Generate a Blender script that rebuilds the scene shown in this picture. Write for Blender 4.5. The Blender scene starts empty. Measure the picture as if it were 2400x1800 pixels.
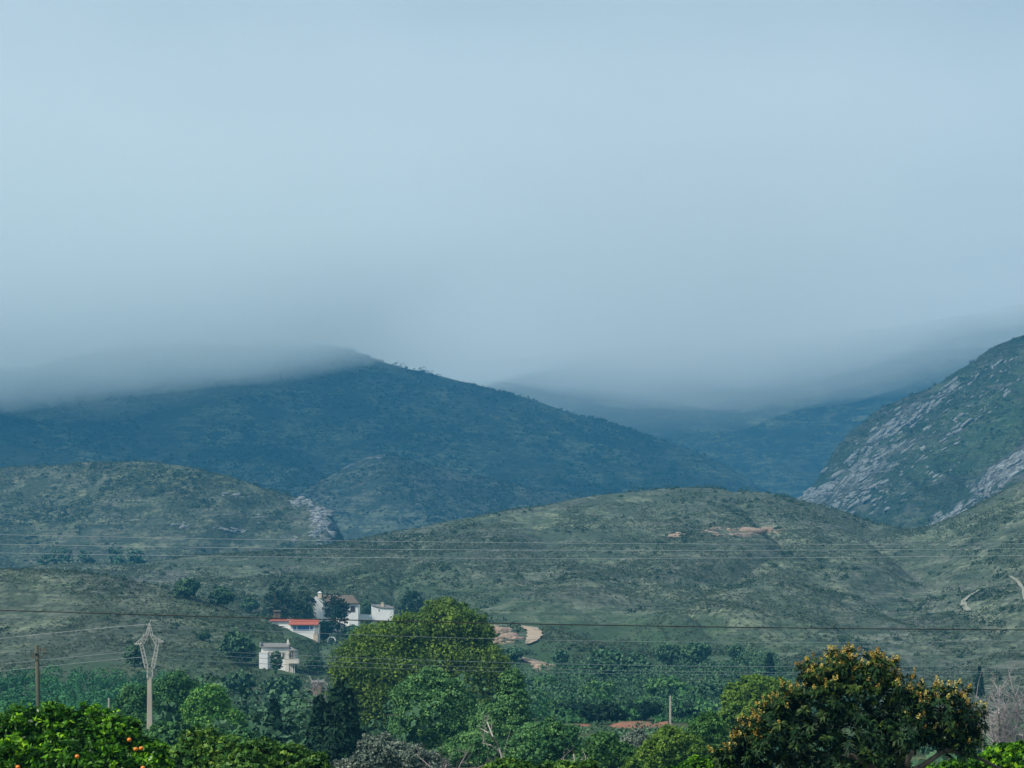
import bpy, math, random
import numpy as np

R = math.radians
F, HY, CZ = 5413.0, 1560.0, 6.0        # focal length in photo pixels, eye level row, camera height (m)

# ---------------------------------------------------------------- camera, light, sky
sc = bpy.context.scene
COL = sc.collection
cam_d = bpy.data.cameras.new("camera")
cam = bpy.data.objects.new("camera", cam_d)
COL.objects.link(cam)
cam.location = (0, 0, CZ)
cam.rotation_euler = (R(90), 0, 0)
cam_d.sensor_width = 36.0
cam_d.lens = 36.0 * F / 2400.0
cam_d.shift_y = (HY - 900.0) / 2400.0
cam_d.clip_start = 0.5
cam_d.clip_end = 30000
sc.camera = cam
sc.view_settings.view_transform = 'Standard'
sc.view_settings.look = 'None'
sc.view_settings.exposure = 1.12
sc.view_settings.gamma = 1.0
sc.cycles.volume_bounces = 12
sc.cycles.max_bounces = 14
sc.cycles.transparent_max_bounces = 16
sc.cycles.use_denoising = True

SUN_EL, SUN_AZ = 44.0, 238.0            # compass: 0 = +Y (away from the camera), 180 = behind it
world = bpy.data.worlds.new("World")
sc.world = world
world.use_nodes = True
wt = world.node_tree
wt.nodes.clear()
def wn(t, **kw):
    n = wt.nodes.new(t)
    for k, v in kw.items():
        setattr(n, k, v)
    return n
w_out = wn('ShaderNodeOutputWorld')
w_bg = wn('ShaderNodeBackground')
w_sky = wn('ShaderNodeTexSky', sky_type='NISHITA', sun_disc=False)
w_sky.sun_elevation = R(SUN_EL)
w_sky.sun_rotation = R(SUN_AZ)
w_sky.air_density = 1.0
w_sky.dust_density = 2.0
w_co = wn('ShaderNodeTexCoord')
w_map = wn('ShaderNodeMapping')
w_map.inputs['Scale'].default_value = (1.2, 1.2, 3.2)
w_noi = wn('ShaderNodeTexNoise')
w_noi.inputs['Scale'].default_value = 4.5
w_noi.inputs['Detail'].default_value = 5
w_noi.inputs['Roughness'].default_value = 0.45
w_ramp = wn('ShaderNodeValToRGB')
w_ramp.color_ramp.elements[0].position = 0.3
w_ramp.color_ramp.elements[0].color = (1.8, 2.5, 2.95, 1)
w_ramp.color_ramp.elements[1].position = 0.72
w_ramp.color_ramp.elements[1].color = (2.9, 3.5, 3.95, 1)
w_mix = wn('ShaderNodeMix', data_type='RGBA')
w_mix.inputs[0].default_value = 0.96
wt.links.new(w_co.outputs['Generated'], w_map.inputs['Vector'])
wt.links.new(w_map.outputs[0], w_noi.inputs['Vector'])
wt.links.new(w_noi.outputs['Fac'], w_ramp.inputs[0])
wt.links.new(w_sky.outputs[0], w_mix.inputs[6])
wt.links.new(w_ramp.outputs[0], w_mix.inputs[7])
wt.links.new(w_mix.outputs[2], w_bg.inputs['Color'])
w_bg.inputs['Strength'].default_value = 0.083
wt.links.new(w_bg.outputs[0], w_out.inputs['Surface'])

sun_d = bpy.data.lights.new("sun", 'SUN')
sun = bpy.data.objects.new("sun", sun_d)
COL.objects.link(sun)
sun_d.energy = 2.6
sun_d.angle = R(10)
sun_d.color = (1.0, 0.93, 0.82)
_az = R(SUN_AZ)
# direction from the scene towards the sun
from mathutils import Vector
_sd = Vector((math.sin(_az) * math.cos(R(SUN_EL)), math.cos(_az) * math.cos(R(SUN_EL)), math.sin(R(SUN_EL))))
sun.rotation_euler = _sd.to_track_quat('Z', 'Y').to_euler()

# ---------------------------------------------------------------- helpers
D = 2400.0 / 2212.0
rng = np.random.default_rng(7)
random.seed(7)

def at(x, y, Y):
    return np.array([(x - 1200.0) / F * Y, Y, CZ + (HY - y) / F * Y])

_tab = np.random.default_rng(3).random((256, 256)).astype(np.float64)
def vnoise(x, y, seed=0):
    x = np.asarray(x, float) + seed * 17.31
    y = np.asarray(y, float) + seed * 7.77
    xi = np.floor(x).astype(int); yi = np.floor(y).astype(int)
    fx = x - xi; fy = y - yi
    fx = fx * fx * (3 - 2 * fx); fy = fy * fy * (3 - 2 * fy)
    a = _tab[xi & 255, yi & 255]; b = _tab[(xi + 1) & 255, yi & 255]
    c = _tab[xi & 255, (yi + 1) & 255]; d = _tab[(xi + 1) & 255, (yi + 1) & 255]
    return (a * (1 - fx) + b * fx) * (1 - fy) + (c * (1 - fx) + d * fx) * fy * 1.0
def fbm(x, y, octv=4, seed=0, gain=0.5):
    s = 0; a = 1; t = 0
    for i in range(octv):
        s = s + a * vnoise(x * 2 ** i, y * 2 ** i, seed + i * 3.1); t += a; a *= gain
    return s / t * 2 - 1        # -1..1

def tag(o, label=None, cat=None, group=None, kind=None):
    if label: o['label'] = label
    if cat: o['category'] = cat
    if group: o['group'] = group
    if kind: o['kind'] = kind
    return o
def empty(name, loc, rz=0.0):
    o = bpy.data.objects.new(name, None)
    o.location = loc; o.rotation_euler = (0, 0, rz); o.empty_display_size = 0.5
    COL.objects.link(o)
    return o
def mesh_np(name, V, Fc, mat, parent=None, tint=None, smooth=False, origin=None, attrs=None):
    """V (n,3); Fc (m,k) with constant k, or a list of such arrays"""
    V = np.asarray(V, dtype=np.float32)
    if origin is not None:
        V = V - np.asarray(origin, dtype=np.float32)
    me = bpy.data.meshes.new(name)
    lists = Fc if isinstance(Fc, list) else [Fc]
    lists = [np.asarray(q, dtype=np.int32) for q in lists if len(q)]
    nl = sum(q.size for q in lists); nf = sum(len(q) for q in lists)
    me.vertices.add(len(V)); me.vertices.foreach_set('co', V.ravel())
    me.loops.add(nl); me.polygons.add(nf)
    me.loops.foreach_set('vertex_index', np.concatenate([q.ravel() for q in lists]))
    tot = np.concatenate([np.full(len(q), q.shape[1], dtype=np.int32) for q in lists])
    st = np.concatenate([[0], np.cumsum(tot)[:-1]]).astype(np.int32)
    me.polygons.foreach_set('loop_start', st)
    me.polygons.foreach_set('loop_total', tot)
    if smooth:
        me.polygons.foreach_set('use_smooth', np.ones(nf, dtype=bool))
    if tint is not None:
        a = me.attributes.new('tint', 'FLOAT', 'FACE')
        a.data.foreach_set('value', np.asarray(tint, dtype=np.float32))
    for k, v in (attrs or {}).items():
        a = me.attributes.new(k, 'FLOAT', 'POINT')
        a.data.foreach_set('value', np.asarray(v, dtype=np.float32))
    me.update(calc_edges=True)
    me.validate()
    me.materials.append(mat)
    o = bpy.data.objects.new(name, me)
    COL.objects.link(o)
    if parent is not None:
        o.parent = parent
    return o

class MB:
    """collects boxes, prisms and tubes and links them as one mesh"""
    def __init__(s): s.v = []; s.f = []
    def poly(s, pts, faces):
        n = len(s.v); s.v += [tuple(map(float, p)) for p in pts]
        s.f += [tuple(i + n for i in q) for q in faces]; return s
    def box(s, x0, x1, y0, y1, z0, z1):
        return s.poly([(x0,y0,z0),(x1,y0,z0),(x1,y1,z0),(x0,y1,z0),(x0,y0,z1),(x1,y0,z1),(x1,y1,z1),(x0,y1,z1)],
                      [(0,3,2,1),(4,5,6,7),(0,1,5,4),(1,2,6,5),(2,3,7,6),(3,0,4,7)])
    def hull(s, base, top):
        n = len(base)
        return s.poly(list(base) + list(top), [tuple(range(n))[::-1], tuple(range(n, 2 * n))] +
                      [(i, (i + 1) % n, n + (i + 1) % n, n + i) for i in range(n)])
    def tube(s, pts, rad, k=6, cap=True):
        pts = [Vector(p) for p in pts]
        if not hasattr(rad, '__len__'): rad = [rad] * len(pts)
        n0 = len(s.v)
        for i, p in enumerate(pts):
            d = (pts[min(i + 1, len(pts) - 1)] - pts[max(i - 1, 0)])
            d = d.normalized() if d.length > 1e-9 else Vector((0, 0, 1))
            u = d.cross(Vector((0, 1, 0.13))); u = u.normalized() if u.length > 1e-4 else Vector((1, 0, 0))
            w = d.cross(u)
            for j in range(k):
                a = 2 * math.pi * (j + .5) / k
                q = p + (u * math.cos(a) + w * math.sin(a)) * rad[i]
                s.v.append(tuple(q))
        for i in range(len(pts) - 1):
            for j in range(k):
                a = n0 + i * k + j; b = n0 + i * k + (j + 1) % k
                s.f.append((a, b, b + k, a + k))
        if cap:
            s.f.append(tuple(range(n0, n0 + k))[::-1]); s.f.append(tuple(range(len(s.v) - k, len(s.v))))
        return s
    def build(s, name, mat, parent=None, smooth=False, bevel=0):
        me = bpy.data.meshes.new(name); me.from_pydata(s.v, [], s.f)
        me.materials.append(mat)
        if smooth:
            for p in me.polygons: p.use_smooth = True
        o = bpy.data.objects.new(name, me); COL.objects.link(o)
        if parent is not None: o.parent = parent
        if bevel:
            m = o.modifiers.new('bevel', 'BEVEL'); m.width = bevel; m.segments = 2; m.limit_method = 'ANGLE'
        return o

# ---------------------------------------------------------------- materials
def nodes_mat(name):
    m = bpy.data.materials.new(name); m.use_nodes = True
    t = m.node_tree; t.nodes.clear()
    o = t.nodes.new('ShaderNodeOutputMaterial')
    return m, t, o
def ramp(t, stops, fac=None):
    r = t.nodes.new('ShaderNodeValToRGB')
    e = r.color_ramp.elements
    while len(e) < len(stops): e.new(0.5)
    for i, (p, c) in enumerate(stops):
        e[i].position = p; e[i].color = (*c, 1)
    if fac is not None: t.links.new(fac, r.inputs[0])
    return r
def noise(t, scale, detail=4, rough=0.55, vec=None, dist=0.0):
    n = t.nodes.new('ShaderNodeTexNoise')
    n.inputs['Scale'].default_value = scale; n.inputs['Detail'].default_value = detail
    n.inputs['Roughness'].default_value = rough; n.inputs['Distortion'].default_value = dist
    if vec is not None: t.links.new(vec, n.inputs['Vector'])
    return n
def mapping(t, vec, scale=(1, 1, 1), rot=(0, 0, 0)):
    m = t.nodes.new('ShaderNodeMapping'); m.inputs['Scale'].default_value = scale
    m.inputs['Rotation'].default_value = rot
    t.links.new(vec, m.inputs['Vector']); return m.outputs[0]
def math_n(t, op, a, b=None, clamp=False):
    n = t.nodes.new('ShaderNodeMath'); n.operation = op; n.use_clamp = clamp
    for i, v in enumerate((a, b)):
        if v is None: continue
        if isinstance(v, (int, float)): n.inputs[i].default_value = v
        else: t.links.new(v, n.inputs[i])
    return n.outputs[0]
def mixc(t, fac, a, b, mode='MIX'):
    n = t.nodes.new('ShaderNodeMix'); n.data_type = 'RGBA'; n.blend_type = mode
    for idx, v in ((0, fac), (6, a), (7, b)):
        if isinstance(v, (int, float)): n.inputs[idx].default_value = v
        elif isinstance(v, tuple): n.inputs[idx].default_value = (*v, 1)
        else: t.links.new(v, n.inputs[idx])
    return n.outputs[2]

def leaf_mat(name, stops, rough=0.55, trans=0.25, spec=0.4, nscale=0.6):
    """stops: colours along the random tint of each leaf"""
    m, t, o = nodes_mat(name)
    a = t.nodes.new('ShaderNodeAttribute'); a.attribute_name = 'tint'
    g = t.nodes.new('ShaderNodeNewGeometry')
    n = noise(t, nscale, 2, 0.5, g.outputs['Position'])
    k = math_n(t, 'ADD', a.outputs['Fac'], math_n(t, 'MULTIPLY', math_n(t, 'SUBTRACT', n.outputs['Fac'], 0.5), 0.7), True)
    c = ramp(t, stops, k).outputs[0]
    p = t.nodes.new('ShaderNodeBsdfPrincipled')
    t.links.new(c, p.inputs['Base Color']); p.inputs['Roughness'].default_value = rough
    p.inputs['Specular IOR Level'].default_value = spec * 0.35
    if trans > 0:
        tr = t.nodes.new('ShaderNodeBsdfTranslucent'); t.links.new(c, tr.inputs['Color'])
        mx = t.nodes.new('ShaderNodeMixShader'); mx.inputs[0].default_value = trans
        t.links.new(p.outputs[0], mx.inputs[1]); t.links.new(tr.outputs[0], mx.inputs[2])
        t.links.new(mx.outputs[0], o.inputs['Surface'])
    else:
        t.links.new(p.outputs[0], o.inputs['Surface'])
    return m
def plain_mat(name, c1, c2, scale=2.0, rough=0.8, bump=0.0, stretch=(1, 1, 1), metal=0.0):
    m, t, o = nodes_mat(name)
    g = t.nodes.new('ShaderNodeTexCoord')
    v = mapping(t, g.outputs['Object'], stretch)
    n = noise(t, scale, 5, 0.6, v)
    p = t.nodes.new('ShaderNodeBsdfPrincipled')
    t.links.new(ramp(t, [(0.3, c1), (0.7, c2)], n.outputs['Fac']).outputs[0], p.inputs['Base Color'])
    p.inputs['Roughness'].default_value = rough; p.inputs['Metallic'].default_value = metal
    if bump:
        b = t.nodes.new('ShaderNodeBump'); b.inputs['Strength'].default_value = bump; b.inputs['Distance'].default_value = 0.05
        t.links.new(n.outputs['Fac'], b.inputs['Height']); t.links.new(b.outputs[0], p.inputs['Normal'])
    t.links.new(p.outputs[0], o.inputs['Surface'])
    return m

def hill_mat(name, grass, earth, shrub, rock, s=1.0, strata=None, bump=1.0):
    """scrub hillside: dry grass and earth mottled with shrub patches, bare rock where the 'rock' attribute says.
    s scales the pattern with the size of what grows there"""
    m, t, o = nodes_mat(name)
    g = t.nodes.new('ShaderNodeNewGeometry')
    P = mapping(t, g.outputs['Position'], (1.0 / s, 0.45 / s, 1.6 / s))
    big = noise(t, 0.022, 4, 0.6, P, 0.6)
    mid = noise(t, 0.11, 5, 0.65, P, 0.8)
    fin = noise(t, 0.55, 5, 0.7, P, 0.5)
    base = mixc(t, ramp(t, [(0.38, (0, 0, 0)), (0.62, (1, 1, 1))], big.outputs['Fac']).outputs[0], grass, earth)
    k = math_n(t, 'ADD', math_n(t, 'MULTIPLY', mid.outputs['Fac'], 0.6), math_n(t, 'MULTIPLY', fin.outputs['Fac'], 0.4))
    kk = ramp(t, [(0.45, (1, 1, 1)), (0.56, (0, 0, 0))], k).outputs[0]
    base = mixc(t, kk, base, shrub)
    TP = mapping(t, g.outputs['Position'], (0.10 / s, 0.05 / s, 1.3 / s))
    ter = noise(t, 0.5, 4, 0.6, TP, 0.9)
    base = mixc(t, 1.0, base, ramp(t, [(0.34, (0.60, 0.63, 0.63)), (0.50, (0.96, 0.96, 0.96)), (0.62, (1.34, 1.32, 1.24))], ter.outputs['Fac']).outputs[0], 'MULTIPLY')
    pat = noise(t, 0.035, 4, 0.55, P, 1.2)
    base = mixc(t, math_n(t, 'MULTIPLY', ramp(t, [(0.52, (0, 0, 0)), (0.60, (1, 1, 1))], pat.outputs['Fac']).outputs[0], 0.85), base, shrub)
    fk = ramp(t, [(0.3, (0.62, 0.62, 0.62)), (0.7, (1.35, 1.35, 1.35))], fin.outputs['Fac']).outputs[0]
    base = mixc(t, 1.0, base, fk, 'MULTIPLY')
    a = t.nodes.new('ShaderNodeAttribute'); a.attribute_name = 'rock'
    gr = t.nodes.new('ShaderNodeAttribute'); gr.attribute_name = 'lush'
    base = mixc(t, math_n(t, 'MULTIPLY', gr.outputs['Fac'], 0.85), base, (0.035, 0.075, 0.032))
    if strata:
        RP = mapping(t, g.outputs['Position'], (1.0, 1.0, 1.0), (0, strata, 0))
        RP = mapping(t, RP, (0.16 / s, 0.25 / s, 1.0 / s))
    else:
        RP = mapping(t, g.outputs['Position'], (0.7 / s, 0.5 / s, 0.7 / s))
    rn = noise(t, 0.16, 6, 0.72, RP, 0.4)
    rk = math_n(t, 'MULTIPLY', math_n(t, 'SUBTRACT', math_n(t, 'ADD', math_n(t, 'MULTIPLY', a.outputs['Fac'], 0.46), rn.outputs['Fac']), 0.78), 9.0, True)
    rn2 = noise(t, 0.5, 5, 0.75, RP)
    vo = t.nodes.new('ShaderNodeTexVoronoi'); vo.feature = 'DISTANCE_TO_EDGE'; vo.inputs['Scale'].default_value = 0.34
    wv = t.nodes.new('ShaderNodeVectorMath'); wv.operation = 'MULTIPLY_ADD'
    t.links.new(rn2.outputs['Color'], wv.inputs[0]); wv.inputs[1].default_value = (2.2, 2.2, 2.2); t.links.new(mapping(t, RP, (1.8, 1.5, 0.6) if strata else (1, 1, 1)), wv.inputs[2])
    t.links.new(wv.outputs[0], vo.inputs['Vector'])
    crk = ramp(t, [(0.0, (0.25, 0.25, 0.27)), (0.16, (1, 1, 1))], vo.outputs['Distance']).outputs[0]
    rc = ramp(t, [(0.36, tuple(x * 0.35 for x in rock)), (0.5, rock), (0.7, tuple(min(.7, x * 1.35) for x in rock))], rn2.outputs['Fac']).outputs[0]
    rc = mixc(t, 1.0, rc, crk, 'MULTIPLY')
    base = mixc(t, rk, base, rc)
    p = t.nodes.new('ShaderNodeBsdfPrincipled')
    t.links.new(base, p.inputs['Base Color']); p.inputs['Roughness'].default_value = 0.95
    p.inputs['Specular IOR Level'].default_value = 0.1
    b = t.nodes.new('ShaderNodeBump'); b.inputs['Strength'].default_value = 0.9 * bump; b.inputs['Distance'].default_value = 1.6 * s
    t.links.new(k, b.inputs['Height'])
    b2 = t.nodes.new('ShaderNodeBump'); b2.inputs['Strength'].default_value = 0.7; b2.inputs['Distance'].default_value = 2.5 * s
    t.links.new(math_n(t, 'MULTIPLY', rn2.outputs['Fac'], rk), b2.inputs['Height']); t.links.new(b.outputs[0], b2.inputs['Normal'])
    t.links.new(b2.outputs[0], p.inputs['Normal'])
    t.links.new(p.outputs[0], o.inputs['Surface'])
    return m

M = {}
M['front'] = hill_mat('front_scrub', (0.122, 0.148, 0.100), (0.092, 0.102, 0.088), (0.052, 0.074, 0.050), (0.42, 0.35, 0.28), 1.0)
M['mid'] = hill_mat('mid_scrub', (0.10, 0.118, 0.07), (0.082, 0.088, 0.075), (0.038, 0.055, 0.036), (0.31, 0.335, 0.335), 1.25)
M['rocky'] = hill_mat('rocky_scrub', (0.05, 0.075, 0.045), (0.06, 0.062, 0.062), (0.02, 0.038, 0.025), (0.21, 0.235, 0.24), 1.5, R(33), 1.4)
M['far'] = hill_mat('far_scrub', (0.085, 0.105, 0.06), (0.035, 0.042, 0.036), (0.018, 0.028, 0.02), (0.32, 0.32, 0.32), 2.4)
M['spur'] = hill_mat('spur_scrub', (0.10, 0.12, 0.08), (0.07, 0.075, 0.065), (0.03, 0.045, 0.032), (0.30, 0.30, 0.31), 1.6, R(-25))
M['plain'] = hill_mat('valley_field', (0.09, 0.12, 0.045), (0.11, 0.09, 0.05), (0.03, 0.05, 0.02), (0.4, 0.35, 0.3), 0.5)
M['scrub'] = leaf_mat('scrub_leaves', [(0.0, (0.036, 0.058, 0.033)), (0.5, (0.064, 0.088, 0.051)), (1.0, (0.108, 0.130, 0.074))], 0.9, 0.0, 0.1, 0.02)
M['scrub_far'] = leaf_mat('far_scrub_leaves', [(0.0, (0.016, 0.028, 0.017)), (1.0, (0.06, 0.075, 0.045))], 0.9, 0.0, 0.1, 0.01)
M['bark'] = plain_mat('bark', (0.06, 0.05, 0.04), (0.14, 0.12, 0.095), 8, 0.9, 0.4, (1, 1, 0.25))
M['bare'] = plain_mat('bare_branch', (0.22, 0.2, 0.18), (0.42, 0.39, 0.36), 6, 0.9)
M['twigl'] = plain_mat('pale_twig', (0.26, 0.23, 0.24), (0.40, 0.36, 0.37), 6, 0.9)
M['twig'] = plain_mat('grey_twig', (0.14, 0.12, 0.12), (0.26, 0.23, 0.23), 6, 0.9)

# ---------------------------------------------------------------- terrain
def near_ground(X, Y):
    z = np.interp(Y, [-200, 62, 140, 330, 20000], [2.0, 2.0, -1.5, -1.5, -1.5])
    return z + 0.25 * fbm(np.asarray(X) / 18, np.asarray(Y) / 18, 3, 5)

class Hill:
    def __init__(s, name, crest, Yc, Yb, z0, p=1.6, amp=2.0, L=60, gully=0.0, fall=0.8, xr=(-500, 2900), round_=0.10, d=True, ce=0.22):
        s.ce = ce
        s.name = name
        k = D if d else 1.0
        s.cx = np.array([c[0] * k for c in crest]); s.cy = np.array([c[1] * k for c in crest])
        s.Yc = Yc; s.Yb = Yb; s.z0 = z0; s.p = p; s.amp = amp; s.L = L; s.gully = gully; s.fall = fall; s.r = round_
        s.xr = xr
        s.tx = np.arange(xr[0], xr[1] + 1, 6.0)
        cyt = np.interp(s.tx, s.cx, s.cy)
        ker = np.hanning(9); ker /= ker.sum()
        cyt = np.convolve(np.pad(cyt, 4, mode='edge'), ker, 'valid')
        yc = s.yc(s.tx); yb = s.yb(s.tx)
        ts = np.linspace(0.25, 1.25, 90)
        Y = yb[:, None] + (yc - yb)[:, None] * ts[None]
        need = (CZ + (HY - cyt)[:, None] / F * Y - z0) / s.g(ts)[None]
        s.A = need.min(axis=1)
        ker = np.hanning(7); ker /= ker.sum()
        s.A = np.convolve(np.pad(s.A, 3, mode='edge'), ker, 'valid')
    def _f(s, v, x): return np.interp(x, [c[0] * D for c in v], [c[1] for c in v]) if isinstance(v, (list, tuple)) else np.full(np.shape(x), float(v))
    def yc(s, x): return s._f(s.Yc, x)
    def yb(s, x): return s._f(s.Yb, x)
    def g(s, t):
        t = np.asarray(t, float)
        a = np.clip(t, 0, None) ** s.p
        b = 1.0 - s.fall * (t - 1.0)
        h = np.clip(0.5 + 0.5 * (b - a) / s.r, 0, 1)
        return b * (1 - h) + a * h - s.r * h * (1 - h)
    def z(s, X, Y, detail=True):
        X = np.asarray(X, float); Y = np.asarray(Y, float)
        x = 1200 + F * X / Y
        t = (Y - s.yb(x)) / (s.yc(x) - s.yb(x))
        A = np.interp(x, s.tx, s.A)
        g = s.g(t)
        z = s.z0 + A * g
        if detail:
            env = np.clip(t * 2.5, 0, 1) * np.clip(1.15 - np.clip(t, 0, 1) ** 3, s.ce, 1)
            n = fbm(X / s.L, Y / (s.L * 1.3), 5, 11)
            z = z + s.amp * env * n
            if s.gully:
                w = X / s.L + 0.6 * fbm(X / 200, Y / 200, 2, 4)
                r = 1 - np.abs(fbm(w * 0.8, Y / (s.L * 5), 3, 21)) * 2.2
                z = z - s.gully * env * np.clip(r, 0, 1) ** 2
        if detail and s.name == 'F' and PAD is not None:
            w = np.clip(1.6 - np.hypot(X - PAD[0], (Y - PAD[1]) / 2.5) / 14, 0, 1)
            z = z * (1 - w) + (s.z0 + A * g) * w
        z = np.where(t < 0, s.z0 - 3 + 0 * z, z)
        z = np.where((x < s.xr[0]) | (x > s.xr[1]), -50, z)
        return z

HILLS = {}
PAD = None
HILLS['F'] = Hill('F', [(-250,1235),(0,1228),(150,1217),(300,1213),(450,1196),(600,1186),(700,1176),(760,1161),(830,1149),(950,1125),(1100,1095),(1200,1080),
    (1300,1070),(1400,1059),(1480,1053),(1560,1055),(1640,1062),(1700,1074),(1760,1090),(1830,1110),(1900,1130),(1960,1147),(2010,1138),(2070,1115),(2140,1078),(2212,1035),(2400,960)],
    [(0,800),(700,850),(1500,930),(1900,900),(2300,840)], 330, -1.5, 1.6, 5.5, 55, 6.5)
HILLS['G'] = Hill('G', [(-250,1236),(0,1229),(100,1230),(200,1239),(300,1255),(400,1281),(480,1308),(540,1336),(600,1352),(680,1382),(740,1440),(820,1560),(900,1640)],
    [(0,560),(540,535),(740,525)], 345, -1.5, 1.5, 0.9, 40, 0.5, 1.0, (-500, 960))
HILLS['E'] = Hill('E', [(-250,1025),(0,1010),(100,1003),(200,998),(300,997),(400,1008),(480,1028),(560,1050),(640,1075),(690,1086),(712,1098),(722,1118),(733,1150),(745,1172),(780,1215),(850,1300)],
    [(0,1300),(740,1180)], 940, 20, 1.3, 7.0, 60, 5.0, 0.9, (-500, 1000))
HILLS['D'] = Hill('D', [(1560,1260),(1660,1150),(1722,1068),(1762,1028),(1802,976),(1842,932),(1900,888),(1975,846),(2042,816),(2108,780),(2122,764),(2138,750),(2175,732),(2212,716),(2300,700),(2450,660)],
    [(1600,1500),(1900,1620),(2300,1560)], [(1600,1150),(2300,960)], 20, 1.05, 17.0, 42, 14.0, 0.7, (1650, 2900), 0.05, ce=0.32)
HILLS['A'] = Hill('A', [(-250,835),(0,800),(150,772),(300,750),(400,742),(500,738),(600,740),(700,746),(730,749),(760,758),(800,771),(850,787),(900,798),(940,806),(980,816),(1040,831),(1090,845),(1130,855),
    (1190,874),(1250,892),(1340,915),(1450,950),(1560,1000),(1700,1080),(1800,1180)], [(0,2300),(700,2500),(1700,2350)], 1500, 30, 1.15, 14, 190, 22, 0.8, (-500, 2100), 0.08)
HILLS['C'] = Hill('C', [(430,1240),(560,1130),(650,1062),(700,1032),(750,1003),(790,985),(830,976),(880,990),(960,1012),(1080,1040),(1200,1062),(1300,1080),(1400,1110),(1550,1180)],
    [(600,1750),(1500,1850)], 1400, 30, 1.1, 6, 110, 8, 1.0, (400, 1800), 0.08)
HILLS['B'] = Hill('B', [(600,900),(800,850),(900,822),(1000,795),(1100,770),(1400,742),(1700,725),(1900,705),(2100,670),(2400,620)],
    [(800,3500),(2300,3200)], 2250, 40, 1.1, 18, 260, 30, 0.8, (500, 2900), 0.08)

def ground_z(X, Y, which=('F', 'G')):
    z = near_ground(X, Y)
    for k in which:
        h = HILLS[k]
        x = 1200 + F * np.asarray(X) / Y
        z = np.maximum(z, np.where(np.asarray(Y) > h.yb(x), h.z(X, Y), -50))
    return z

_f = HILLS['F']; _Y = np.linspace(340, 900, 1200); _X = (1245 - 1200) / F * _Y
_k = int(np.argmax(_f.z(_X, _Y, False) >= CZ + (HY - 1495) / F * _Y)); PAD = (_X[_k], _Y[_k])
# rock areas, photo pixels on each hill: (x, y, rx, ry, angle deg, strength)
ROCK = {
 'F': [(1715,1247,120,17,0,.62),(1150,1495,62,28,0,.55),(1250,1553,50,14,10,.55),(1480,1340,200,14,-12,.30),(1850,1330,200,14,-8,.25),(2000,1435,120,12,-20,.3),(1350,1260,250,25,-8,.22),(1100,1250,150,25,-15,.25),(2230,1560,90,18,5,.25)],
 'G': [],
 'E': [(500,1200,330,60,8,.26),(607,1195,38,34,0,.6),(700,1180,34,24,0,.62),(756,1225,36,62,0,.85),(680,1262,26,18,30,.55),(530,1240,60,12,10,.5),(560,1165,60,18,10,.4),(330,1215,80,16,5,.3),(420,1235,40,14,0,.42)],
 'D': [(2060,1080,300,95,-36,.42),(2330,900,160,60,-40,.34),(2250,1120,180,60,-30,.3),(1905,1165,80,28,-20,.80),(2010,1110,150,36,-33,.75),(2000,1170,130,22,-28,.55),(2080,1010,160,42,-40,.62),(2120,1065,150,24,-36,.5),(2200,930,130,26,-42,.42),(2270,1185,120,24,-33,.78),(2350,1110,110,34,-33,.85),(2290,945,50,14,-15,.55),(2160,1210,60,18,-20,.5),(2330,850,60,14,-30,.4)],
 'C': [(900,1130,160,50,0,.32),(850,1080,95,14,-22,.7),(760,1110,50,14,-30,.4),(1290,1080,50,10,0,.3),(880,1228,30,6,15,.6)],
 'A': [], 'B': [(1500,1070,120,20,0,.2)],
}
LUSH = {'F': [(1400,1590,420,120,0,1.0),(700,1600,300,110,0,.9),(1250,1480,260,50,0,.5),(900,1400,300,50,0,.5),(150,1640,260,70,0,.9),(1800,1640,400,60,0,.4)],
        'G': [(700,1540,190,90,0,.9),(300,1650,300,80,0,.9),(560,1480,120,50,30,.45)],
        'D': [(2300,1000,150,60,-30,.4)], 'E': [], 'C': [], 'A': [], 'B': []}
def blobs(lst, px, py, nz):
    r = np.zeros_like(px)
    for (x, y, rx, ry, a, s) in lst:
        c, n = math.cos(R(a)), math.sin(R(a))
        u = ((px - x) * c + (py - y) * n) / rx; v = (-(px - x) * n + (py - y) * c) / ry
        q = np.sqrt(u * u + v * v) + nz * 0.5
        r = np.maximum(r, s * np.clip(1.45 - q, 0, 1) ** 0.6 * (q < 1.45))
    return r

def hill_obj(key, name, mat, nx, ny, back, label=None):
    h = HILLS[key]
    xs = np.linspace(h.xr[0], h.xr[1], nx)
    ts = np.concatenate([np.linspace(-0.02, 1.08, ny), 1.08 + np.linspace(0.02, back, 14)])
    x, t = np.meshgrid(xs, ts)
    Y = h.yb(x) + (h.yc(x) - h.yb(x)) * t
    X = (x - 1200) / F * Y
    z = h.z(X, Y)
    py = HY - (z - CZ) / Y * F
    nz = fbm(X / 14, Y / 14, 3, 2)
    V = np.stack([X, Y, z], -1).reshape(-1, 3)
    n, m = t.shape
    i = np.arange(n * m).reshape(n, m)
    Fc = np.stack([i[:-1, :-1], i[:-1, 1:], i[1:, 1:], i[1:, :-1]], -1).reshape(-1, 4)
    o = mesh_np(name, V, Fc, mat, smooth=True, attrs={'rock': blobs(ROCK[key], x, py, nz).ravel(), 'lush': blobs(LUSH[key], x, py, nz).ravel()})
    tag(o, kind='structure')
    return o

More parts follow.
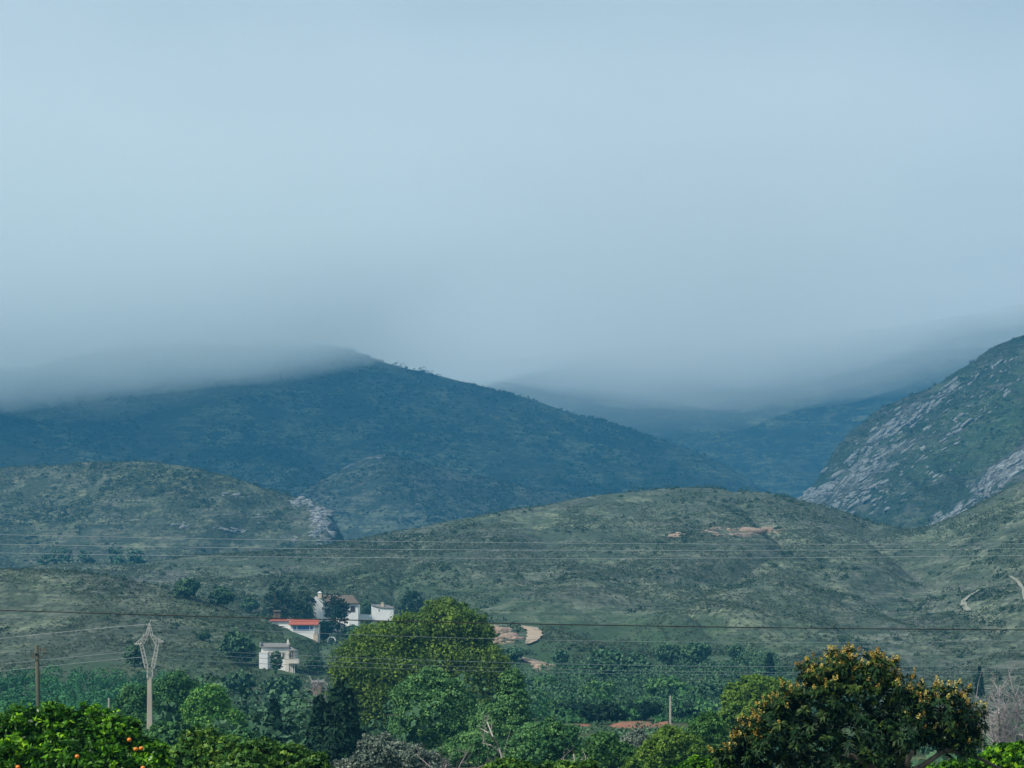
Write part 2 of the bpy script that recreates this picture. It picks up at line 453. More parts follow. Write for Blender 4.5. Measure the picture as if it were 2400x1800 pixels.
# plain
gx = np.concatenate([np.linspace(-6000, -300, 12), np.linspace(-280, 280, 120), np.linspace(300, 6000, 12)])
gy = np.concatenate([np.linspace(-300, 30, 8), np.linspace(35, 360, 110), np.linspace(400, 12000, 30)])
X, Y = np.meshgrid(gx, gy)
Z = near_ground(X, Y)
i = np.arange(X.size).reshape(X.shape)
gfc = np.stack([i[:-1, :-1], i[:-1, 1:], i[1:, 1:], i[1:, :-1]], -1).reshape(-1, 4)
zero = np.zeros(X.size)
tag(mesh_np('ground', np.stack([X, Y, Z], -1).reshape(-1, 3), gfc, M['plain'], smooth=True, attrs={'rock': zero, 'lush': zero + 0.3}), kind='structure')
hill_obj('F', 'broad_hill', M['front'], 760, 330, 0.45)
hill_obj('G', 'grassy_knoll', M['front'], 420, 220, 0.4)
hill_obj('E', 'scrubby_hill', M['mid'], 460, 240, 0.5)
hill_obj('D', 'rocky_mountain', M['rocky'], 420, 330, 0.6)
hill_obj('A', 'cloudy_mountain', M['far'], 560, 260, 0.6)
hill_obj('C', 'mountain_spur', M['spur'], 380, 160, 0.6)
hill_obj('B', 'distant_mountain', M['far'], 420, 160, 0.6)

def hit(x, y, keys=('G', 'F'), Y0=335, Y1=1000):
    """where the line of sight through photo pixel (x, y) meets the hills"""
    Ys = np.linspace(Y0, Y1, 1400)
    X = (x - 1200) / F * Ys
    zr = CZ + (HY - y) / F * Ys
    zt = ground_z(X, Ys, keys)
    k = np.argmax(zt >= zr)
    return np.array([X[k], Ys[k], zt[k]])

# ---------------------------------------------------------------- foliage builders
def quads(C, size, rg, normal_bias=None, aspect=1.6, up=0.25):
    """one rhombus leaf per centre; random direction, partly facing outwards"""
    n = len(C)
    d = rg.normal(size=(n, 3)); d[:, 2] += up
    if normal_bias is not None: d = d + normal_bias * 1.1
    d /= np.linalg.norm(d, axis=1, keepdims=True) + 1e-9
    r = rg.normal(size=(n, 3)); u = np.cross(d, r); u /= np.linalg.norm(u, axis=1, keepdims=True) + 1e-9
    w = np.cross(d, u)
    s = size * rg.uniform(0.6, 1.35, (n, 1))
    a = C + u * s * 0.5 * aspect; b = C + w * s * 0.5; c = C - u * s * 0.5 * aspect; e = C - w * s * 0.5
    b = b + d * s * 0.12; e = e + d * s * 0.12
    V = np.stack([a, b, c, e], 1).reshape(-1, 3)
    Fc = np.arange(4 * n).reshape(n, 4)
    return V, Fc

def crown_points(lobes, n, rg, clump=0.33, cl_per=26, shell=(0.72, 1.05), depth=1.0):
    """lobes: (cx,cy,cz,rx,ry,rz). points gathered in small clumps on each lobe's outer layer"""
    vol = np.array([l[3] * l[5] + l[3] * l[4] for l in lobes]); vol = vol / vol.sum()
    P = []; N = []; T = []
    for l, v in zip(lobes, vol):
        k = max(3, int(n * v / cl_per))
        d = rg.normal(size=(k, 3)); d[:, 2] += 0.15; d /= np.linalg.norm(d, axis=1, keepdims=True)
        rr = rg.uniform(*shell, (k, 1))
        rad = np.array([l[3], l[4] * depth, l[5]])
        # lumpy outline
        lump = 1 + 0.16 * np.sin(d[:, :1] * 5 + l[0]) * np.cos(d[:, 2:] * 6 + l[2]) + rg.normal(0, .05, (k, 1))
        c = np.array(l[:3]) + d * rr * rad * lump
        cr = clump * min(l[3], l[5]) * rg.uniform(0.45, 1.0, (k, 1, 1))
        q = rg.normal(size=(k, cl_per, 3)) * 0.5 * cr * np.array([1.15, 1.15, 0.75])
        P.append((c[:, None] + q).reshape(-1, 3)); N.append(np.repeat(d, cl_per, 0))
        T.append(np.repeat(rg.uniform(0.1, 0.75, k), cl_per) + rg.uniform(-.12, .25, k * cl_per))
    return np.concatenate(P), np.concatenate(N), np.concatenate(T)

def px_lobes(lst, Y, rg, dep=0.9):
    out = []
    for (x, y, rx, ry) in lst:
        c = at(x, y, Y); k = Y / F
        out.append((c[0], Y + rg.uniform(-.35, .35) * rx * k, c[2], rx * k, max(rx, ry) * k * dep, ry * k))
    return out

def limbs(base, lobes, r0, rg, spread=0.55):
    """tapered trunk with a limb into each lobe"""
    b = MB(); base = Vector(base)
    top = Vector(np.mean([l[:3] for l in lobes], axis=0))
    fork = base.lerp(Vector((top.x, top.y, min(l[2] - l[5] for l in lobes) * .6 + top.z * .4)), 0.8)
    fork.z = max(fork.z, base.z + 0.25 * (top.z - base.z))
    mid = base.lerp(fork, 0.5) + Vector((rg.normal() * r0, rg.normal() * r0, 0))
    b.tube([base - Vector((0, 0, .3)), base.lerp(mid, .2), mid, fork], [r0 * 1.35, r0 * 1.05, r0 * .9, r0 * .75], 8)
    for l in lobes:
        e = Vector(l[:3]) + Vector((0, 0, l[5] * 0.45))
        m1 = fork.lerp(e, 0.45) + Vector((rg.normal(), rg.normal(), rg.normal())) * l[3] * 0.12
        b.tube([fork, m1, e], [r0 * .55, r0 * .34, r0 * .08], 6)
        for _ in range(4):
            q = m1 + Vector((rg.normal() * l[3], rg.normal() * l[4], rg.normal() * l[5])) * spread
            b.tube([m1, m1.lerp(q, .5) + Vector((0, 0, l[5] * .1)), q], [r0 * .25, r0 * .14, r0 * .04], 5)
    return b

def tree(name, label, cat, Y, lobes, leaf, n, mat, trunk_r=0.15, group=None, trunk=None, seed=None, clump=0.33, cl_per=26,
         shell=(0.72, 1.05), base_px=None, aspect=1.6, zb=None, bark='bark', up=0.25):
    rg = np.random.default_rng(seed if seed is not None else abs(hash(label)) % 100000 if False else sum(map(ord, label)))
    sub = []
    for (x, y, rx, ry) in lobes:
        for _ in range(3):
            a = rg.uniform(-0.6, 3.7); q = rg.uniform(.32, .5)
            sub.append((x + math.cos(a) * rx * .82, y - math.sin(a) * ry * .8, rx * q, ry * q))
    L0 = px_lobes(lobes, Y, rg); L = L0 + px_lobes(sub, Y, rg)
    bx = np.mean([l[0] for l in L]) if base_px is None else (base_px - 1200) / F * Y
    bz = float(ground_z(np.array([bx]), np.array([float(Y)]))[0]) if zb is None else zb
    base = (bx, Y, bz)
    root = empty(name, base); tag(root, label, cat, group)
    P, N, T = crown_points(L, n, rg, clump, cl_per, shell)
    keep = P[:, 2] > bz + 0.05
    P, N, T = P[keep], N[keep], T[keep]
    V, Fc = quads(P, leaf, rg, N, aspect, up)
    mesh_np('crown', V, Fc, mat, root, tint=np.clip(T, 0, 1), origin=base)
    tb = limbs((0, 0, 0), [(l[0] - bx, l[1] - Y, l[2] - bz, l[3], l[4], l[5]) for l in L0], trunk_r, rg)
    tb.build('trunk', M[bark], root, smooth=True)
    return root

G_ = lambda s, d=1.0: leaf_mat(s, d)
M['orange_leaf'] = leaf_mat('citrus_leaves', [(0, (0.012, 0.045, 0.006)), (0.45, (0.03, 0.115, 0.008)), (0.75, (0.12, 0.32, 0.012)), (1, (0.34, 0.60, 0.02))], 0.36, 0.25, 0.5, 1.2)
M['citrus_dull'] = leaf_mat('dull_citrus_leaves', [(0, (0.018, 0.055, 0.014)), (0.5, (0.05, 0.14, 0.022)), (1, (0.18, 0.30, 0.04))], 0.45, 0.2, 0.4, 0.8)
M['fresh'] = leaf_mat('fresh_leaves', [(0, (0.035, 0.12, 0.025)), (0.5, (0.10, 0.27, 0.05)), (1, (0.28, 0.48, 0.10))], 0.5, 0.25, 0.4, 0.5)
M['broad'] = leaf_mat('broad_leaves', [(0, (0.02, 0.07, 0.03)), (0.5, (0.055, 0.16, 0.055)), (1, (0.14, 0.28, 0.075))], 0.6, 0.2, 0.3, 0.4)
M['olive_big'] = leaf_mat('olive_green_leaves', [(0, (0.045, 0.10, 0.025)), (0.5, (0.115, 0.20, 0.032)), (1, (0.25, 0.36, 0.05))], 0.6, 0.3, 0.3, 0.25)
M['poplar'] = leaf_mat('poplar_leaves', [(0, (0.04, 0.11, 0.045)), (0.5, (0.10, 0.235, 0.075)), (1, (0.21, 0.38, 0.11))], 0.6, 0.3, 0.3, 0.4)
M['pine'] = leaf_mat('pine_needles', [(0, (0.007, 0.02, 0.013)), (0.5, (0.013, 0.036, 0.02)), (1, (0.028, 0.062, 0.03))], 0.8, 0.0, 0.15, 0.3)
M['slope'] = leaf_mat('slope_tree_leaves', [(0, (0.03, 0.068, 0.04)), (0.5, (0.06, 0.132, 0.068)), (1, (0.12, 0.21, 0.10))], 0.8, 0.0, 0.15, 0.2)
M['silver'] = leaf_mat('silver_leaves', [(0, (0.07, 0.10, 0.08)), (0.5, (0.13, 0.17, 0.13)), (1, (0.24, 0.28, 0.22))], 0.6, 0.1, 0.3, 0.5)
M['lime'] = leaf_mat('yellow_green_leaves', [(0, (0.05, 0.12, 0.02)), (0.5, (0.11, 0.21, 0.03)), (1, (0.22, 0.33, 0.05))], 0.6, 0.3, 0.3, 0.4)
M['loquat_leaf'] = leaf_mat('loquat_leaves', [(0, (0.006, 0.018, 0.009)), (0.5, (0.014, 0.042, 0.013)), (1, (0.075, 0.115, 0.018))], 0.5, 0.1, 0.3, 1.5)
M['panicle'] = leaf_mat('loquat_panicles', [(0, (0.26, 0.145, 0.03)), (0.5, (0.45, 0.32, 0.06)), (1, (0.62, 0.54, 0.18))], 0.8, 0.1, 0.1, 3)
def dl(lst): return [tuple(v * D for v in l) for l in lst]

# ---------------------------------------------------------------- near trees
def loquat():
    Y = 44.0
    rg = np.random.default_rng(42)
    lob = dl([(1850,1490,95,85),(1780,1520,80,70),(1930,1500,60,60),(1700,1560,75,55),(1640,1610,70,50),(1600,1630,55,45),(1622,1598,52,42),(1575,1642,45,30),(1700,1532,58,42),(1985,1520,60,42),(2040,1530,80,55),(2090,1560,55,60),
              (1860,1580,110,70),(1760,1610,110,50),(1960,1580,80,50),(2080,1610,45,40),(1820,1440,55,40),(1890,1445,45,38),(1760,1455,40,35),(1900,1640,90,38),(1680,1650,75,34),(1800,1655,80,30),(2020,1600,60,40),(2060,1575,60,45)])
    L = px_lobes(lob, Y, rg, 0.8)
    base = (float(at(2050, 0, Y)[0]), Y, 2.0)
    root = empty('loquat_tree', base)
    tag(root, 'dark loquat tree with long drooping leaves and orange brown flower spikes', 'tree')
    # rosettes of long leaves at shoot tips
    C = []; Dn = []
    for l in L:
        k = int(105 * (l[3] * l[5]) / 0.35)
        d = rg.normal(size=(k, 3)); d[:, 2] += 0.35; d /= np.linalg.norm(d, axis=1, keepdims=True)
        rr = rg.uniform(0.45, 1.06, (k, 1)) + (rg.random((k, 1)) < 0.08) * 0.2
        C.append(np.array(l[:3]) + d * rr * np.array(l[3:])); Dn.append(d)
    C = np.concatenate(C); Dn = np.concatenate(Dn)
    ax = Dn + np.array([0, 0, 0.9]); ax /= np.linalg.norm(ax, axis=1, keepdims=True)
    nl = 15; n = len(C) * nl
    c = np.repeat(C, nl, 0); a = np.repeat(ax, nl, 0)
    r = rg.normal(size=(n, 3)); side = np.cross(a, r); side /= np.linalg.norm(side, axis=1, keepdims=True)
    lift = rg.uniform(-0.15, 0.9, (n, 1))
    d1 = side + a * lift; d1 /= np.linalg.norm(d1, axis=1, keepdims=True)
    ln = rg.uniform(0.09, 0.19, (n, 1)); wd = ln * rg.uniform(0.13, 0.19, (n, 1))
    wv = np.cross(d1, a); wv /= np.linalg.norm(wv, axis=1, keepdims=True)
    down = np.array([0, 0, -1.0])
    p0 = c - a * rg.uniform(0, 0.08, (n, 1)); p1 = p0 + d1 * ln * 0.5 - down * 0 ; p2 = p0 + d1 * ln * 0.95 + down * ln * rg.uniform(.05, .45, (n, 1))
    up = np.cross(wv, d1) * wd * 0.35
    V = np.stack([p0, p1 - wv * wd + up, p2, p1 + wv * wd + up, p1], 1).reshape(-1, 3)
    b = np.arange(n)[:, None] * 5
    Fc = np.concatenate([b + np.array([[0, 1, 4]]), b + np.array([[1, 2, 4]]), b + np.array([[2, 3, 4]]), b + np.array([[3, 0, 4]])])
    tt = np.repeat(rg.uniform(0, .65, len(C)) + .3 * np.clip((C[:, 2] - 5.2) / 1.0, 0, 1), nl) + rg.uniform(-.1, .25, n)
    mesh_np('crown', V, Fc, M['loquat_leaf'], root, tint=np.tile(np.clip(tt, 0, 1), 4), origin=base)
    # flower spikes: fat woolly cones, mostly on upper and outer tips
    score = C[:, 2] + 0.25 * Dn[:, 2] - 0.12 * Dn[:, 1]
    x = 1200 + F * C[:, 0] / C[:, 1]
    top = np.interp(x, [1650, 1750, 1850, 1950, 2050, 2150, 2250, 2330], [4.7, 4.9, 5.8, 6.2, 6.15, 5.6, 5.5, 5.3])
    prob = np.clip((C[:, 2] - top + 1.0) / 0.9, 0, 1) * 0.85 * (Dn[:, 1] < 0.6) * (Dn[:, 2] > -0.1)
    sel = np.where(rg.random(len(C)) < prob)[0]
    PV = []; PF = []; PT = []; k0 = 0
    for i_ in sel:
        h = rg.uniform(0.06, 0.15); ti = rg.uniform(0, 1)
        m = 34
        s_ = rg.random(m)
        ang = rg.uniform(0, 6.28, m)
        a_ = ax[i_]; u = np.cross(a_, [0.3, 1, 0.2]); u /= np.linalg.norm(u); w = np.cross(a_, u)
        rad = 0.042 * (1 - s_ * 0.75) * rg.uniform(.5, 1.2, m)
        pts = C[i_] + a_ * (0.03 + s_[:, None] * h) + (u * np.cos(ang)[:, None] + w * np.sin(ang)[:, None]) * rad[:, None]
        v, f = quads(pts, 0.022, rg, None, 1.2)
        PV.append(v); PF.append(f + k0); k0 += len(v); PT.append(np.clip(ti + rg.uniform(-.25, .25, m), 0, 1))
    mesh_np('flower_spikes', np.concatenate(PV), np.concatenate(PF), M['panicle'], root, tint=np.concatenate(PT), origin=base)['kind'] = 'stuff'
    # trunk and crooked limbs
    tb = MB()
    def P(x, y, dy=0): q = at(x * D, y * D, Y + dy); return (q[0] - base[0], q[1] - base[1], q[2] - base[2])
    tb.tube([(0, 0, -.4), P(1985, 1720), P(1955, 1675)], [.16, .13, .11], 9)
    tb.tube([P(1955, 1675), P(1992, 1655, -.1), P(2030, 1628, -.1), P(2052, 1616), P(2045, 1590, .2)], [.10, .055, .05, .045, .02], 7)
    tb.tube([P(2040, 1620, -.1), P(2085, 1628), P(2120, 1640), P(2175, 1668)], [.045, .038, .034, .03], 7)
    tb.tube([P(1955, 1675), P(1962, 1640, -.3), P(1972, 1622, -.4)], [.08, .05, .045], 8)
    tb.tube([P(1955, 1685), P(1870, 1650, -.2), P(1840, 1633, -.2), P(1800, 1636), P(1760, 1620, .1)], [.08, .06, .055, .05, .03], 7)
    tb.tube([P(1955, 1675, .2), P(1930, 1600, .3), P(1880, 1540, .3), P(1850, 1480, .2)], [.10, .07, .045, .015], 7)
    tb.tube([P(1930, 1600, .3), P(1960, 1540, .2), P(1940, 1490)], [.05, .035, .012], 6)
    tb.tube([P(1800, 1636), P(1700, 1600, .2), P(1650, 1590, .1)], [.045, .03, .012], 6)
    tb.build('trunk', M['bark'], root, smooth=True)
loquat()

def orange_fruit(root, base, pts, r=0.042):
    import bmesh
    me0 = None
    for (x, y, Yf) in pts:
        if me0 is None:
            bm = bmesh.new(); bmesh.ops.create_icosphere(bm, subdivisions=2, radius=r)
            for v in bm.verts: v.co.z *= 0.94 - (0.06 if abs(v.co.z) > r * .9 else 0)
            me0 = bpy.data.meshes.new('orange'); bm.to_mesh(me0); bm.free(); me0.materials.append(M['orange'])
            for p in me0.polygons: p.use_smooth = True
        o = bpy.data.objects.new('orange', me0); COL.objects.link(o); o.parent = root
        q = at(x, y, Yf); o.location = (q[0] - base[0], q[1] - base[1], q[2] - base[2])
M['orange'] = plain_mat('orange_peel', (0.62, 0.16, 0.01), (0.74, 0.21, 0.015), 40, 0.45)

ot = tree('orange_tree', 'bright green orange tree with a few ripe oranges, below the wooden pole', 'tree', 42,
     dl([(35,1600,60,70),(110,1585,70,60),(190,1580,70,50),(235,1600,65,55),(290,1625,60,45),(150,1640,130,60),(40,1650,80,60),(320,1650,45,42),(240,1660,90,55)]),
     0.052, 72000, M['orange_leaf'], 0.09, clump=0.30, cl_per=18, zb=2.0, aspect=1.9, shell=(0.62, 1.05))
orange_fruit(ot, ot.location, [(303,1734,41.15),(318,1756,41.1),(331,1754,41.1),(181,1773,41.0),(42,1798,40.9),(335,1800,41.1)])

hedge_g = 'citrus trees along the bottom of the view'
tree('citrus_tree', 'dull green citrus tree right beside the orange tree', 'tree', 62,
     dl([(440,1625,55,45),(400,1655,60,45),(500,1640,60,45),(470,1670,80,40)]), 0.085, 16000, M['citrus_dull'], 0.1, hedge_g, clump=.3, cl_per=18, zb=1.8)
tree('citrus_tree', 'citrus tree with yellowish tips below the dark conical conifer', 'tree', 58,
     dl([(565,1635,50,40),(620,1645,50,40),(670,1660,45,30),(540,1670,70,30)]), 0.08, 14000, M['citrus_dull'], 0.1, hedge_g, clump=.3, cl_per=18, zb=1.9)
M['edge'] = M['orange_leaf']
tree('citrus_tree', 'top of a low citrus shrub at the foot of the pale bare branch', 'tree', 50,
     dl([(1090,1672,40,30),(1040,1678,25,18),(1130,1668,30,22)]), 0.075, 4500, M['citrus_dull'], 0.08, hedge_g, clump=.3, cl_per=16, zb=2.0)
tree('citrus_tree', 'low citrus shrub with one yellow tip between pale twigs', 'tree', 50,
     dl([(1200,1670,35,24),(1255,1672,30,26),(1280,1668,16,20)]), 0.075, 4500, M['citrus_dull'], 0.08, hedge_g, clump=.3, cl_per=16, zb=2.0)
tree('citrus_tree', 'bright citrus shrub touching the lower side of the loquat', 'tree', 47,
     dl([(1560,1658,45,30),(1500,1668,40,28),(1610,1672,40,30),(1460,1676,35,18)]), 0.07, 9000, M['orange_leaf'], 0.08, hedge_g, clump=.3, cl_per=16, zb=2.0)
tree('citrus_tree', 'bright green citrus bush under the bare grey tree', 'tree', 48,
     dl([(2165,1640,40,34),(2210,1650,40,40),(2100,1665,55,28),(2040,1675,50,25)]), 0.07, 10000, M['orange_leaf'], 0.08, hedge_g, clump=.3, cl_per=16, zb=2.0)

# ---------------------------------------------------------------- middle distance trees
tree('big_tree', 'huge olive green tree right of the white houses, its taller half', 'tree', 262,
     dl([(965,1345,55,42),(905,1372,52,44),(1015,1372,42,48),(960,1430,100,66),(1050,1455,46,56),(890,1440,70,60),(990,1500,90,60)]),
     0.22, 110000, M['olive_big'], 0.5, clump=.42, cl_per=24, shell=(0.55, 1.14))
tree('big_tree', 'huge olive green tree right of the white houses, its lower western half', 'tree', 248,
     dl([(820,1400,55,48),(862,1375,45,40),(780,1440,50,52),(850,1450,75,60),(770,1490,48,50),(830,1520,80,60)]),
     0.21, 85000, M['olive_big'], 0.45, clump=.42, cl_per=24, shell=(0.55, 1.14))
pop = 'leafy poplars in front of the big olive green tree'
tree('poplar_tree', 'broad mid green poplar in front of the big olive green tree', 'tree', 196,
     dl([(930,1480,38,36),(900,1510,45,45),(965,1515,45,50),(930,1560,70,55),(1000,1560,45,55),(890,1580,50,45),(960,1610,70,45)]), 0.16, 70000, M['poplar'], 0.3, pop, clump=.3)
tree('poplar_tree', 'narrow upright poplar with a rounded top, right of the big tree', 'tree', 186,
     dl([(1107,1478,24,28),(1110,1515,30,36),(1100,1560,36,45),(1085,1600,50,45),(1130,1600,40,40),(1060,1570,40,45)]), 0.15, 48000, M['poplar'], 0.25, pop, clump=.3)
tree('poplar_tree', 'loose green tree behind the pale bare branch', 'tree', 172,
     dl([(1030,1620,50,40),(1090,1640,55,35),(990,1640,50,35),(1150,1610,40,40)]), 0.14, 38000, M['poplar'], 0.2, pop, clump=.3)

def conifer(label, xt, yt, yb, hw, Y, n, mat, group=None, seed=1, name='conifer_tree', leaf=0.26, zb=None, power=0.8):
    """conical crown of drooping sprays in whorls"""
    rg = np.random.default_rng(seed)
    x0 = (xt - 1200) / F * Y
    ztop = CZ + (HY - yt) / F * Y
    bz = float(ground_z(np.array([x0]), np.array([float(Y)]))[0]) if zb is None else zb
    zl = max(CZ + (HY - yb) / F * Y, bz + 0.4)
    W = hw / F * Y
    base = (x0, Y, bz)
    root = empty(name, base); tag(root, label, 'tree', group)
    k = n // 16
    s = rg.random(k) ** 0.65                     # 0 top, 1 bottom
    ang = rg.uniform(0, 6.283, k)
    lump = 1 + 0.2 * np.sin(ang * 3 + s * 9) + rg.normal(0, .10, k)
    rad = W * s ** power * lump * rg.uniform(0.6, 1.0, k)
    c = np.stack([x0 + rad * np.cos(ang), Y + rad * np.sin(ang), ztop + (zl - ztop) * s], 1)
    q = rg.normal(size=(k, 16, 3)) * W * 0.11 * np.array([1, 1, 1.0])
    d = np.stack([np.cos(ang), np.sin(ang), 0.2 + 0 * ang], 1)
    P = (c[:, None] + q).reshape(-1, 3)
    V, Fc = quads(P, leaf, rg, np.repeat(d, 16, 0), 2.2)
    T = np.repeat(rg.uniform(0, .8, k), 16) + rg.uniform(-.1, .2, k * 16)
    mesh_np('crown', V, Fc, mat, root, tint=np.clip(T, 0, 1), origin=base)
    MB().tube([(0, 0, -.3), (0, 0, (ztop - bz) * .5), (0, 0, (ztop - bz) * .96)], [W * .11, W * .07, .02], 8).build('trunk', M['bark'], root, smooth=True)
    return root
conifer('large dark conical conifer in front of the big olive green tree', 738*D, 1478*D, 1662*D, 52*D, 166, 24000, M['pine'], seed=3)
conifer('dark conifer half hidden behind the large conical one', 690*D, 1508*D, 1640*D, 30*D, 176, 9000, M['pine'], seed=4)
cg = 'slender dark conifers in the shaded hollow'
conifer('slender dark conifer, nearest the bright leafy tree', 592*D, 1515*D, 1640*D, 22*D, 215, 6000, M['pine'], cg, 5)
conifer('slender dark conifer, thinnest of the two in the hollow', 627*D, 1538*D, 1650*D, 13*D, 210, 5000, M['pine'], cg, 6, power=.5)
conifer('small pointed cypress standing alone above the lime green tree', 1663*D, 1411*D, 1456*D, 11*D, 430, 2600, M['pine'], None, 8, 'cypress_tree', 0.3, power=.7)
conifer('thin dark cypress behind the right end of the loquat', 2116*D, 1438*D, 1500*D, 9*D, 420, 2000, M['pine'], None, 9, 'cypress_tree', 0.3, power=.8)

tree('olive_tree', 'silver grey olive bush beside the large dark conifer', 'tree', 132,
     dl([(815,1615,34,28),(850,1630,45,30),(895,1640,45,26),(800,1645,40,26),(930,1655,35,20)]), 0.10, 24000, M['silver'], 0.14, clump=.35, base_px=930)
tree('olive_tree', 'low rounded grey green bush under the large dark conifer', 'tree', 100,
     dl([(755,1662,40,20),(720,1668,30,14)]), 0.11, 5000, M['silver'], 0.1, clump=.35)
left_g = 'leafy trees around the foot of the pylon'
tree('leafy_tree', 'dull green leafy tree just left of the pylon pole', 'tree', 214,
     dl([(288,1520,36,42),(300,1570,50,45),(262,1560,30,36),(330,1600,60,40)]), 0.16, 36000, M['broad'], 0.16, left_g)
tree('leafy_tree', 'tall leafy tree behind the pylon pole with a bumpy top', 'tree', 232,
     dl([(352,1488,24,26),(384,1480,24,28),(405,1510,38,34),(355,1525,40,40),(380,1560,50,40)]), 0.16, 36000, M['broad'], 0.16, left_g)
tree('leafy_tree', 'bright sunlit leafy tree right of the pylon', 'tree', 205,
     dl([(452,1512,36,30),(432,1540,34,34),(470,1545,32,30),(492,1568,32,32),(455,1575,45,36)]), 0.15, 36000, M['fresh'], 0.16, left_g)
tree('leafy_tree', 'low shaded leafy tree between the pylon and the citrus tree', 'tree', 150,
     dl([(370,1600,50,34),(430,1600,45,30),(520,1605,40,26),(350,1630,50,30)]), 0.16, 20000, M['broad'], 0.13, left_g)

low_g = 'round bushy trees along the low valley floor'
for lab, Y, lob, mt, n in [
    ('pale green bushy tree with bare stems, under the dark thicket', 150, [(1200,1600,46,36),(1170,1635,50,34),(1230,1635,40,34),(1190,1570,22,18)], 'broad', 12000),
    ('fresh green bushy tree below the red soil', 146, [(1300,1622,42,34),(1345,1640,36,28),(1270,1650,45,28)], 'fresh2', 11000),
    ('greyish bushy tree right below the red soil', 158, [(1380,1600,30,22),(1360,1618,34,22)], 'silver', 5000),
    ('yellow green bushy tree at the foot of the white post', 130, [(1450,1605,42,32),(1420,1635,42,30),(1480,1630,50,34),(1400,1655,45,22)], 'lime', 13000),
    ('tall green bushy tree left of the loquat', 138, [(1525,1582,36,36),(1550,1615,36,34),(1510,1620,36,34)], 'fresh2', 10000)]:
    if mt == 'fresh2' and 'fresh2' not in M:
        M['fresh2'] = leaf_mat('mid_green_leaves', [(0, (0.03, 0.085, 0.025)), (0.5, (0.065, 0.165, 0.04)), (1, (0.13, 0.26, 0.06))], 0.6, 0.25, 0.3, 0.5)
    tree('bushy_tree', lab, 'tree', Y, dl(lob), 0.125, int(n * 2.2), M[mt], 0.13, low_g, clump=.32)
tree('willow_tree', 'pale yellow green willow just left of the loquat top', 'tree', 182,
     dl([(1625,1490,38,26),(1660,1500,40,36),(1600,1520,34,40),(1640,1540,60,46),(1690,1530,40,50),(1580,1555,26,30)]), 0.15, 42000, M['lime'], 0.25, clump=.3)

# ---------------------------------------------------------------- bare trees
def bare_tree(label, name, Y, base_px, paths, mat, r0=0.05, twigs=0, seed=1, zb=None, group=None, spread=(20, 30), twr=0.012, cat='tree'):
    rg = np.random.default_rng(seed)
    bx = (base_px - 1200) / F * Y
    bz = float(ground_z(np.array([bx]), np.array([float(Y)]))[0]) if zb is None else zb
    root = empty(name, (bx, Y, bz)); tag(root, label, cat, group)
    for pth in paths:
        b = MB(); t2 = b; pts = []
        for (x, y) in pth:
            q = at(x, y, Y); pts.append(Vector((q[0] - bx, rg.normal() * .25, q[2] - bz)))
        k = len(pts)
        b.tube(pts, [r0 * (1 - .75 * i_ / max(1, k - 1)) for i_ in range(k)], 6)
        for _ in range(twigs):
            i_ = rg.integers(0, k - 1); f = rg.random()
            p = pts[i_].lerp(pts[i_ + 1], f)
            dx = rg.normal() * spread[0] / F * Y; dz = abs(rg.normal()) * spread[1] / F * Y
            e = p + Vector((dx, rg.normal() * spread[0] / F * Y, dz))
            m = p.lerp(e, .5) + Vector((rg.normal(), rg.normal(), rg.normal())) * spread[0] / F * Y * .18
            t2.tube([p, m, e], [twr, twr * .8, twr * .35], 4)
            for _ in range(4):
                s_ = m.lerp(e, rg.random())
                e2 = s_ + Vector((rg.normal() * .5, rg.normal() * .5, abs(rg.normal()) * .6)) * spread[1] / F * Y * .6
                t2.tube([s_, e2], [twr * .6, twr * .25], 3)
        b.build('stem', mat, root)
    return root
P2 = lambda l: [(x * D, y * D) for x, y in l]
bare_tree('pale bare branch leaning left over the green trees', 'bare_tree', 96, 1105*D,
    [P2([(1105,1700),(1090,1655),(1078,1615),(1065,1590),(1052,1560),(1040,1542)]), P2([(1082,1628),(1060,1610),(1042,1606)]), P2([(1068,1598),(1055,1582),(1040,1575)])], M['bare'], 0.055, 3, 2)
bg = 'thin bare stems at the bottom of the view'
bare_tree('pair of pale upright twigs among the low citrus shrubs', 'bare_sapling', 60, 1245*D,
    [P2([(1245,1690),(1243,1660),(1240,1630),(1236,1612)]), P2([(1262,1690),(1262,1655),(1266,1632)]), P2([(1225,1690),(1228,1650),(1212,1640)])], M['bare'], 0.022, 5, 4, 1.8, bg, (10, 16), .006)
bare_tree('dark tangle of bare twigs beside the silver grey olive bush', 'bare_sapling', 70, 940*D,
    [P2([(940,1690),(930,1655),(900,1630)]), P2([(950,1690),(965,1650),(950,1630)]), P2([(980,1690),(995,1650),(1010,1625)]), P2([(1000,1690),(1030,1660),(1050,1650)])], M['twig'], 0.03, 12, 5, 1.0, bg, (18, 18), .008)
bare_tree('grey bare tree with many fine twigs at the right edge', 'bare_tree', 88, 2170*D,
    [P2([(2170,1690),(2165,1600),(2150,1540),(2160,1480)]), P2([(2175,1690),(2185,1610),(2200,1560),(2195,1500)]), P2([(2165,1660),(2145,1600),(2135,1560)]), P2([(2190,1690),(2205,1620),(2225,1570)]),
     P2([(2160,1640),(2175,1590),(2178,1530)])], M['twigl'], 0.06, 60, 6, None, None, (18, 34), .014)
bare_tree('thin bare shoots rising behind the right part of the loquat', 'bare_tree', 110, 2110*D,
    [P2([(2110,1700),(2105,1550),(2112,1480),(2118,1450)]), P2([(2120,1700),(2125,1560),(2140,1500),(2150,1460)]), P2([(2090,1700),(2085,1540),(2075,1490)]), P2([(2050,1700),(2040,1540),(2015,1475)])], M['twig'], 0.04, 9, 7, None, None, (12, 22), .009)
